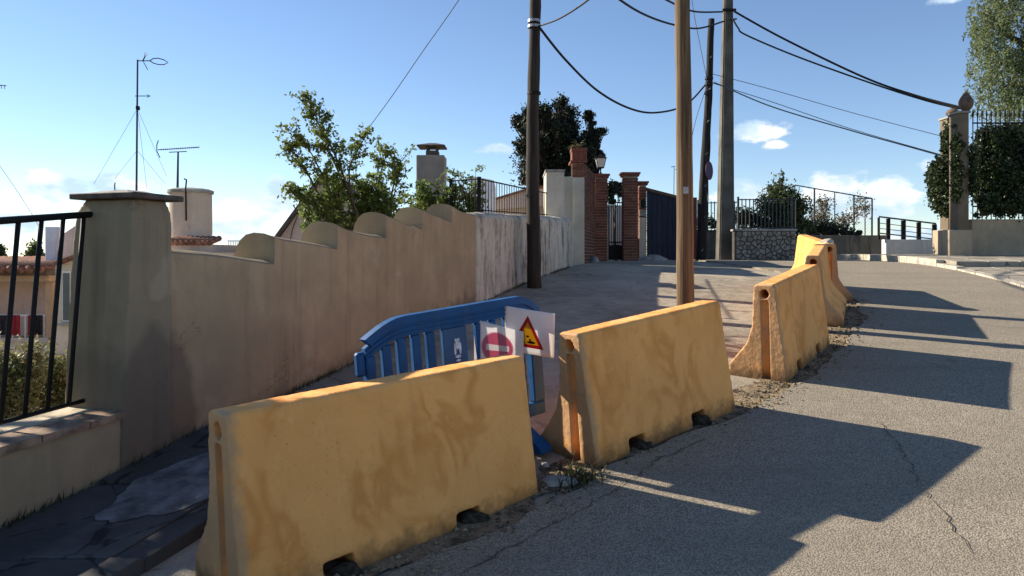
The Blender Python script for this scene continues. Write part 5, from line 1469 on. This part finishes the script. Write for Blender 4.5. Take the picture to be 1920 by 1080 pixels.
# pepper tree with hanging strands at top right
Yp = 20.0
pt = thing('pepper_tree', (UX(2030, Yp), Yp, 1.4), 'tall pale green tree with hanging strands at the top right', 'tree')
rr = random.Random(61); LPp = []; tb = MB()
p, r_ = limb((UX(2030, Yp), Yp, 1.3), U(2010, 150, Yp), .26, .2, 1); tb.tube(p, r_, 8)
cent = [(1880, 60, 60, 70), (1850, 20, 35, 60), (1900, 140, 55, 60), (1960, 40, 90, 110), (2060, 80, 120, 140), (1890, -80, 70, 70), (1845, 110, 32, 40), (1980, -120, 140, 100), (2000, 170, 120, 60), (1868, 170, 50, 45)]
for i, (cx, cy, rx, ry) in enumerate(cent):
    e = U(cx, cy, Yp + rr.uniform(-.6, .6)); p, r_ = limb(U(2010, 150, Yp), e, .10, .02, 70 + i, .1); tb.tube(p, r_, 6)
    for k in range(int(rx * ry / 22)):
        a = rr.uniform(0, 2 * math.pi); q = math.sqrt(rr.random())
        s_ = U(cx + rx * q * math.cos(a), cy + ry * q * math.sin(a), Yp + rr.gauss(0, .5)); L = rr.uniform(.25, .8); dx = rr.gauss(0, .10); dy = rr.gauss(0, .1)
        for m in range(int(L * 34)):
            t = rr.random(); LPp.append(s_ + Vector((dx * t + rr.gauss(0, .035), dy * t + rr.gauss(0, .035), -L * t + rr.gauss(0, .02))))
tb.build('trunk', M_['bark'], pt, smooth=True)
leaf_mesh(LPp, .125, 62, 'crown', M_['leaf_pep'], pt, .28, droop=.9)

# dry bushes below the railing, far trees behind the pink house
tree('dry_bush', (UX(30, 8.0), 8.0, -1.8), [pb_(20, 700, 8.0, 50, 60), pb_(60, 690, 8.0, 32, 50), pb_(10, 770, 8.0, 60, 50), pb_(-60, 700, 8.0, 60, 70)], 9000, .055, 71, M_['leaf_dry'], 'dry pale bush seen through the left bars of the railing', 'bush', 'dry bushes below the street', .03, 30, .25)
tree('dry_bush', (UX(110, 8.4), 8.4, -1.8), [pb_(105, 700, 8.4, 26, 44), pb_(120, 740, 8.4, 30, 40), pb_(80, 740, 8.4, 30, 40)], 5000, .055, 72, M_['leaf_dry'], 'dry pale bush close to the wall pillar', 'bush', 'dry bushes below the street', .03, 30, .25)
tree('far_tree', (UX(65, 32), 32, -2.5), [pb_(66, 465, 32, 14, 16), pb_(58, 480, 32, 12, 12), pb_(76, 482, 32, 12, 12), pb_(66, 505, 32, 24, 16)], 3800, .16, 73, M_['leaf_mid'], 'round dark tree far behind the pink house roof', 'tree', 'far trees', .15, 40, .2)
tree('far_tree', (UX(4, 34), 34, -2.5), [pb_(2, 468, 34, 12, 14), pb_(-6, 485, 34, 20, 16)], 2200, .16, 74, M_['leaf_mid'], 'far tree at the left picture edge', 'tree', 'far trees', .15, 40, .2)
tree('far_tree', (UX(105, 36), 36, -2.5), [pb_(104, 482, 36, 10, 12), pb_(100, 495, 36, 16, 12)], 1800, .16, 75, M_['leaf_mid'], 'small far tree right of the vent stack', 'tree', 'far trees', .15, 40, .2)

# ------------------------------------------------------------------ concrete barriers
PROF_FLAT = [(0, 0), (0, .07), (.045, .45), (.085, .83), (.105, .85), (.245, .85), (.265, .83), (.29, .48), (.34, .33), (.50, .13), (.51, 0)]
PROF_SYM = [(0, 0), (0, .10), (.14, .27), (.19, .36), (.235, .82), (.255, .85), (.385, .85), (.405, .82), (.45, .36), (.50, .27), (.64, .10), (.64, 0)]
def barrier(near, far, label, seed, prof, hscale=1.0, cuts=True, zn=None, zf=None, **kw):
    zn = g(near[1]) + .005 if zn is None else zn; zf = g(far[1]) + .005 if zf is None else zf
    N = Vector((near[0], near[1], zn)); Fp = Vector((far[0], far[1], zf)); L = (Fp - N).length
    M = frame(N, Fp - N)
    P = [(y, z * hscale) for y, z in prof]; n = len(P); b = MB()
    for x in (0, L): b.v += [Vector((x, y, z)) for y, z in P]
    b.f = [tuple(range(n)), tuple(range(2 * n - 1, n - 1, -1))] + [(i, n + i, n + (i + 1) % n, (i + 1) % n) for i in range(n)]
    me = b.mesh('concrete_barrier')
    bm = bmesh.new(); bm.from_mesh(me); bmesh.ops.recalc_face_normals(bm, faces=bm.faces); bm.to_mesh(me); bm.free()
    me.materials.append(mat_barrier('barrier_paint', seed, **kw))
    o = bpy.data.objects.new('concrete_barrier', me); link(o, None, M)
    mid = (P[4][0] + P[5][0]) / 2 if prof is PROF_FLAT else (P[5][0] + P[6][0]) / 2
    H = .85 * hscale
    cs = []
    for c in (.26, .70): cs.append(MB().box((L * c - .08, -.05, -.05), (L * c + .08, .3, .115)))
    for x in (-.03, L - .045):
        cs.append(MB().box((x, mid - .035, -.05), (x + .075, mid + .035, H - .14)))
    for x in (-.02, L - .06): cs.append(MB().tube([(x - (.03 if x < .5 else .22), mid, H - .085), (x + (.25 if x < .5 else .10), mid, H - .085)], .040, 12))
    # front vertical arris cut back at the near end
    y0 = P[0][0]
    cs.append(MB().add([(-.05, -.05, -.1), (.035, -.05, -.1), (-.05, .05, -.1), (-.05, -.05 + .09, 1.0), (.035, -.05 + .09, 1.0), (-.05, .05 + .09, 1.0)], [(0, 2, 1), (3, 4, 5), (0, 1, 4, 3), (1, 2, 5, 4), (2, 0, 3, 5)]) if prof is PROF_FLAT else MB().box((-.3, -.3, -.3), (-.2, -.2, -.2)))
    for c in cs:
        bm = bmesh.new(); m2 = c.mesh('c'); bm.from_mesh(m2); bmesh.ops.recalc_face_normals(bm, faces=bm.faces); bm.verts.index_update()
        c.v = [v.co.copy() for v in bm.verts]; c.f = [tuple(v.index for v in f.verts) for f in bm.faces]; bm.free()
    organic(o, .0105, 1, .005, .25, cs, disp2=.0042, scale2=.03)
    tag(o, label, 'barrier', 'row of concrete barriers along the road edge')
    return o
barrier((-1.115, 3.06), (.16, 4.29), 'nearest tan painted concrete barrier, largest, in front of the blue barrier', 1, PROF_FLAT, zn=.085, zf=.165)
barrier((.53, 4.60), (1.70, 5.62), 'second concrete barrier, with brown pole rising behind it', 2, PROF_FLAT)
barrier((2.36, 6.34), (3.30, 7.68), 'third concrete barrier, sprayed with orange streaks', 3, PROF_FLAT)
barrier((3.83, 8.55), (4.50, 9.95), 'fourth concrete barrier, half hidden and flared at the foot', 4, PROF_SYM)
b5 = barrier((4.72, 10.25), (4.98, 11.85), 'farthest concrete barrier, its left side in the sun', 5, PROF_SYM, .97)
# ------------------------------------------------------------------ blue plastic barrier with taped paper signs
A = Vector((-.80, 4.32, g(4.32))); B = Vector((.235, 5.2, g(5.2)))
BMx = frame(A, B - A); BLn = (B - A).length
bp = thing('plastic_barrier', (0, 0, 0), 'blue plastic crowd barrier with slotted panel behind the nearest concrete barrier', 'barrier', M=BMx)
T = .05
b = MB()
def btop(x):
    t = x if x < BLn * .5 else (BLn - x) * 1.5
    return .90 + .10 * math.sin(min(1, t / .28) * math.pi / 2)
xs_ = [0, .03, .07, .12, .17, .22, .28, .36] + [BLn * .5] + [BLn - q for q in (.36, .28, .22, .17, .12, .07, .03, 0)]
def band(b, off0, off1, th):
    """hoop following the top outline between two insets"""
    outer = [(x, btop(x) - off0) for x in xs_]; inner = [(min(max(x, off1 - off0 if off0 == 0 else x), BLn), btop(x) - off1) for x in xs_]
    n = len(outer); v = []
    for yy in (-th, th):
        v += [(x, yy, z) for x, z in outer] + [(x, yy, z) for x, z in inner]
    f = []
    for i in range(n - 1):
        f += [(i, n + i, n + i + 1, i + 1), (2 * n + i, 2 * n + i + 1, 3 * n + i + 1, 3 * n + i), (i, i + 1, 2 * n + i + 1, 2 * n + i), (n + i, 3 * n + i, 3 * n + i + 1, n + i + 1)]
    f += [(0, 2 * n, 3 * n, n), (n - 1, 2 * n - 1, 4 * n - 1, 3 * n - 1)]
    return b.add(v, f)
band(b, 0, .05, .032); b.build('top_tube', M_['blue'], bp, world=False)
b = MB(); band(b, .052, .125, .018); b.build('upper_rail', M_['blue'], bp, world=False)
b = MB(); band(b, .072, .082, .026); band(b, .10, .108, .026); b.build('rail_ribs', M_['blue'], bp, world=False)
MB().box((.0, -.03, .16), (BLn, .03, .25), .01).build('lower_rail', M_['blue'], bp, world=False)
for x0, x1 in ((0.0, .062), (BLn - .10, BLn)): MB().box((x0, -.03, .2515), (x1, .03, .80), .008).build('end_post', M_['blue'], bp, world=False)
PX0, PX1 = .550, .735
for x, hw in ((.145, .03), (.25, .03), (.355, .03), (.46, .03), (.835, .024), (.955, .024), (1.075, .024), (1.195, .024)):
    MB().box((x - hw, -.02, .2515), (x + hw, .02, btop(x) - .128), .006).build('slat', M_['blue'], bp, world=False)
pnl = MB().box((PX0, -.016, .2515), (PX1, .016, btop(BLn * .5) - .128), .004).build('centre_panel', M_['blue_pale'], bp, world=False)
# city emblem and lettering printed on the panel (an upright figure-like mark over lines of small text)
em = MB()
ex, ez = .655, .735
def lf(c, rx, rz, n=14): em.prism([(c[0] + rx * math.cos(2 * math.pi * i / n), c[1] + rz * math.sin(2 * math.pi * i / n)) for i in range(n)], Matrix(((1, 0, 0, 0), (0, 0, 1, -.0195), (0, 1, 0, 0), (0, 0, 0, 1))), .003)
for dx, dz, rx, rz in ((0, .03, .012, .035), (-.02, .0, .008, .04), (.02, .0, .008, .04), (0, -.05, .022, .010), (0, -.075, .018, .008), (-.012, .055, .006, .012), (.012, .055, .006, .012)): lf((ex + dx, ez + dz), rx, rz)
em.build('emblem', M_['print'], pnl, world=False)
tx = MB(); rt = random.Random(2)
for row, (z, n) in enumerate(((.625, 8), (.597, 7))):
    x = .60
    for k in range(n):
        w_ = rt.uniform(.005, .012); tx.box((x, -.0195, z), (x + w_, -.0165, z + .016)); x += w_ + .006
tx.build('small_lettering', M_['print'], pnl, world=False)
# hooks and feet
MB().box((-.055, -.025, .69), (-.001, .025, .83), .012).build('hook', M_['blue'], bp, world=False)
MB().box((BLn - .012, -.016, .70), (BLn + .022, .016, .905), .008).build('hook_pin', M_['blue'], bp, world=False)
for x in (.22, BLn * .80):
    f_ = MB(); f_.add([(x - .05, -.30, 0), (x + .05, -.30, 0), (x + .05, .22, 0), (x - .05, .22, 0), (x - .05, -.30, .035), (x + .05, -.30, .035), (x + .05, .22, .035), (x - .05, .22, .035),
                       (x - .04, -.045, .17), (x + .04, -.045, .17), (x + .04, .045, .17), (x - .04, .045, .17)],
                      [(3, 2, 1, 0), (0, 1, 5, 4), (1, 2, 6, 5), (2, 3, 7, 6), (3, 0, 4, 7), (4, 5, 9, 8), (5, 6, 10, 9), (6, 7, 11, 10), (7, 4, 8, 11), (8, 9, 10, 11)])
    f_.build('foot', M_['blue'], bp, world=False)

def paper_mat(kind):
    t = NT('paper_' + kind, .8, .15)
    uv = t.tc.outputs['UV']; s_ = t.sep(uv); u, v = s_[0], s_[1]
    paper = t.mix(t.rng(t.noise(3, 4), .35, .7), (.82, .80, .79), (.90, .88, .87))
    if kind == 'no_entry':
        dx = t.math('MULTIPLY', t.math('SUBTRACT', u, .46), 1.0); dy = t.math('MULTIPLY', t.math('SUBTRACT', v, .47), .93)
        r_ = t.math('SQRT', t.math('ADD', t.math('MULTIPLY', dx, dx), t.math('MULTIPLY', dy, dy)))
        ring = t.mix(t.math('LESS_THAN', r_, .335), paper, (.70, .42, .48))
        disc_ = t.math('LESS_THAN', r_, .315)
        col = t.mix(disc_, ring, (.58, .20, .28))
        bar = t.math('MULTIPLY', t.math('LESS_THAN', t.math('ABSOLUTE', dx), .245), t.math('LESS_THAN', t.math('ABSOLUTE', dy), .062))
        col = t.mix(bar, col, (.70, .66, .66))
    else:
        px_ = t.math('SUBTRACT', u, .44); pz = t.math('SUBTRACT', v, .14)
        # upward triangle, height .72, half base .36
        def tri(inset):
            lo = t.math('GREATER_THAN', pz, inset)
            hw = t.math('MULTIPLY', t.math('SUBTRACT', .72 - inset * 2.05, pz), .46)
            return t.math('MULTIPLY', lo, t.math('LESS_THAN', t.math('ABSOLUTE', px_), hw))
        col = t.mix(tri(0.0), paper, (.46, .035, .03))
        col = t.mix(tri(.075), col, (.62, .40, .03))
        # slope and falling stones symbol
        sx = t.math('ADD', px_, .0)
        line = t.math('SUBTRACT', .30, t.math('MULTIPLY', t.math('ADD', sx, .2), .0))
        slope = t.math('MULTIPLY', t.math('LESS_THAN', t.math('ADD', pz, t.math('MULTIPLY', t.math('ADD', sx, .22), 1.35)), .31), tri(.085))
        col = t.mix(slope, col, (.02, .018, .015))
        for cx_, cz_, rx_, rz_ in ((.07, .125, .085, .03), (.0, .25, .03, .022), (.05, .18, .025, .02)):
            ex_ = t.math('DIVIDE', t.math('SUBTRACT', px_, cx_), rx_); ez_ = t.math('DIVIDE', t.math('SUBTRACT', pz, cz_), rz_)
            el = t.math('LESS_THAN', t.math('ADD', t.math('MULTIPLY', ex_, ex_), t.math('MULTIPLY', ez_, ez_)), 1.0)
            col = t.mix(el, col, (.02, .018, .015))
    t.color(col)
    tr = t.N.new('ShaderNodeBsdfTranslucent'); t.L.new(col, tr.inputs[0])
    ms_ = t.N.new('ShaderNodeMixShader'); ms_.inputs[0].default_value = .55
    t.L.new(t.b.outputs[0], ms_.inputs[1]); t.L.new(tr.outputs[0], ms_.inputs[2]); t.L.new(ms_.outputs[0], t.N['Material Output'].inputs[0])
    return t.m
def paper(corners, bulge, kind, label, nu=18, nv=14, cut=0.0):
    """curled sheet: corners TL, TR, BR, BL in world space; bulge(u,v) offset along the sheet normal"""
    TL, TR, BR, BL_ = [Vector(c) for c in corners]
    nrm = (TR - TL).cross(BL_ - TL).normalized() * -1
    if nrm.y > 0: nrm = -nrm
    V = []; UV = []
    for j in range(nv + 1):
        v = j / nv
        for i in range(nu + 1):
            u = i / nu
            p = BL_.lerp(BR, u).lerp(TL.lerp(TR, u), v)
            if cut and v > 1 - cut and u > .72: pass
            V.append(p + nrm * bulge(u, v)); UV.append((u, v))
    b = MB(); b.v = V; W = nu + 1
    b.f = [(j * W + i, j * W + i + 1, (j + 1) * W + i + 1, (j + 1) * W + i) for j in range(nv) for i in range(nu)]
    o = b.build('paper_sign', paper_mat(kind), smooth=True)
    uvl = o.data.uv_layers.new(name='uv')
    for lp_ in o.data.loops: uvl.data[lp_.index].uv = UV[lp_.vertex_index]
    m = o.modifiers.new('thick', 'SOLIDIFY'); m.thickness = .0012
    return tag(o, label, 'sign', 'paper signs taped to the blue barrier')
paper([U(889, 598, 4.80), U(981, 622, 4.92), U(981, 690, 4.92), U(889, 690, 4.80)], lambda u, v: .018 * math.sin(u * math.pi) + .012 * math.sin(u * 7), 'no_entry', 'white paper with a red no-entry disc, lower of the two paper signs')
paper([U(946, 573, 4.93), U(1040, 588, 5.0), U(1038, 671, 5.0), U(947, 655, 4.93)], lambda u, v: .03 * math.sin(u * math.pi) + (.03 * (u - .6) if u > .6 else 0), 'warning', 'white paper with a yellow warning triangle, hanging off the barrier corner')

# ------------------------------------------------------------------ litter, weeds, lumps
def weeds(name, c, n, h, spread, seed, label, mat='weed'):
    rr = random.Random(seed); b = MB(); root = thing(name, (c[0], c[1], g(c[1]) + .01), label, 'weed', 'weeds along the barriers')
    for k in range(n):
        x = c[0] + rr.gauss(0, spread); y_ = c[1] + rr.gauss(0, spread); z = g(y_)
        a = rr.uniform(0, 6.28); L = h * rr.uniform(.4, 1.2); lean = rr.uniform(.1, .8)
        d = Vector((math.cos(a) * lean, math.sin(a) * lean, 1)).normalized(); s_ = Vector((-math.sin(a), math.cos(a), 0)) * .006
        p0 = Vector((x, y_, z)); p1 = p0 + d * L * .6; p2 = p0 + d * L + Vector((math.cos(a), math.sin(a), -.5)) * L * .25
        b.add([p0 - s_, p0 + s_, p1 + s_ * .8, p1 - s_ * .8, p2], [(0, 1, 2, 3), (3, 2, 4)])
    b.build('blades', M_[mat], root); return root
weeds('weed_tuft', (.40, 4.42), 90, .14, .07, 1, 'dark weed tuft at the near foot of the second barrier')
weeds('weed_tuft', (1.95, 5.72), 50, .06, .10, 2, 'low weeds at the far foot of the second barrier')
weeds('weed_tuft', (.30, 4.12), 60, .05, .10, 3, 'low weeds at the far foot of the nearest barrier')
weeds('weed_tuft', (2.30, 6.20), 40, .05, .08, 4, 'low weeds at the near foot of the third barrier')
weeds('weed_tuft', (3.35, 7.62), 50, .06, .10, 6, 'low weeds at the far foot of the third barrier')
# grass and moss line along the foot of the walls: uncountable
rr = random.Random(12); b = MB()
for k in range(2600):
    y_ = rr.uniform(3.2, 15); d = abs(rr.gauss(0, .03)) + .01
    if rr.random() > .35 + .6 * (math.sin(y_ * 2.3) > .2): continue
    x = wallX(y_) + d; z = g(y_) + (.07 if y_ < 5.4 else 0)
    L = rr.uniform(.02, .075); a = rr.uniform(0, 6.28)
    p0 = Vector((x, y_, z - .01)); s_ = Vector((math.cos(a), math.sin(a), 0)) * .005; tip = p0 + Vector((rr.uniform(0, .03), rr.gauss(0, .02), L))
    b.add([p0 - s_, p0 + s_, tip], [(0, 1, 2)])
tag(b.build('wall_foot_grass', M_['weed']), 'thin grass and moss along the foot of the walls', 'grass', kind='stuff')
# crumbs and grit along the verge: uncountable
b = MB(); rr = random.Random(14)
ico = [(0, 0, 1), (.9, 0, .2), (-.3, .85, .25), (-.5, -.75, .15), (.2, .1, -.6)]
for k in range(2600):
    y_ = rr.uniform(2.6, 10.5); x = interp(EDGE, y_) + rr.gauss(-.16, .16); s_ = rr.choice((.004, .006, .008, .012, .02)) * rr.uniform(.6, 1.3)
    on = x > interp(EDGE, y_) + wob(y_); z = g(y_) + (.031 if on else .013)
    a = rr.uniform(0, 6.28); ca, sa = math.cos(a), math.sin(a)
    b.add([(x + (p[0] * ca - p[1] * sa) * s_, y_ + (p[0] * sa + p[1] * ca) * s_, z + p[2] * s_ * .7) for p in ico], [(0, 1, 2), (0, 2, 3), (0, 3, 1), (4, 2, 1), (4, 3, 2), (4, 1, 3)])
tag(b.build('grit', M_['sand']), 'loose grit and crumbs scattered along the dirt strip', 'grit', kind='stuff')
def chunk(c, r, seed, mat, label):
    rr = random.Random(seed); bm = bmesh.new(); bmesh.ops.create_icosphere(bm, subdivisions=2, radius=1)
    for v in bm.verts: v.co = Vector((v.co.x * r[0], v.co.y * r[1], v.co.z * r[2])) * rr.uniform(.72, 1.12)
    bm.verts.index_update(); b = MB(); b.v = [v.co + Vector(c) for v in bm.verts]; b.f = [tuple(v.index for v in f.verts) for f in bm.faces]; bm.free()
    return tag(b.build('rubble_chunk', mat), label, 'rubble', 'chunks by the barriers')
chunk((.27, 4.42, g(4.42) + .02), (.12, .08, .03), 1, M_['concrete'], 'flat grey concrete lump in the gap after the nearest barrier')
chunk((.20, 4.62, g(4.62) + .03), (.035, .03, .02), 2, M_['concrete'], 'small grey lump between the first two barriers')
chunk((.865, 4.93, g(4.93) + .03), (.07, .045, .04), 3, M_['dirt'], 'black clod in the left notch of the second barrier')
chunk((1.37, 5.37, g(5.37) + .03), (.08, .05, .05), 4, M_['dirt'], 'black clod in the right notch of the second barrier')
chunk((-.21, 3.96, g(3.96) + .02), (.09, .05, .04), 5, M_['dirt'], 'black clod in the right notch of the nearest barrier')
chunk((-.77, 3.42, g(3.42) + .02), (.09, .05, .04), 6, M_['dirt'], 'black clod in the left notch of the nearest barrier')
lp5 = MW[b5] @ Vector((.14, .32, .835))
chunk(tuple(lp5), (.09, .13, .05), 11, M_['kerb'], 'lump of pale mortar on top of the farthest barrier')
# added tree, unseen left of the railing, placed to shade the near pavement
tree('unseen_shade_tree', (-6.6, 5.0, -1.7), [(-6.5, 5.0, 3.85, .7, .75, .62), (-6.5, 5.55, 3.75, .55, .42, .52), (-6.6, 4.4, 3.7, .8, .8, .6), (-6.9, 4.2, 3.4, .8, .8, .5), (-6.4, 5.3, 4.2, .5, .5, .4), (-6.5, 5.95, 3.47, .55, .5, .40), (-6.5, 6.3, 3.38, .5, .35, .30)], 30000, .12, 91, M_['leaf_mid'], 'added leafy tree, unseen left of the railing, shading the pavement', 'tree', None, .12, 40, .25)
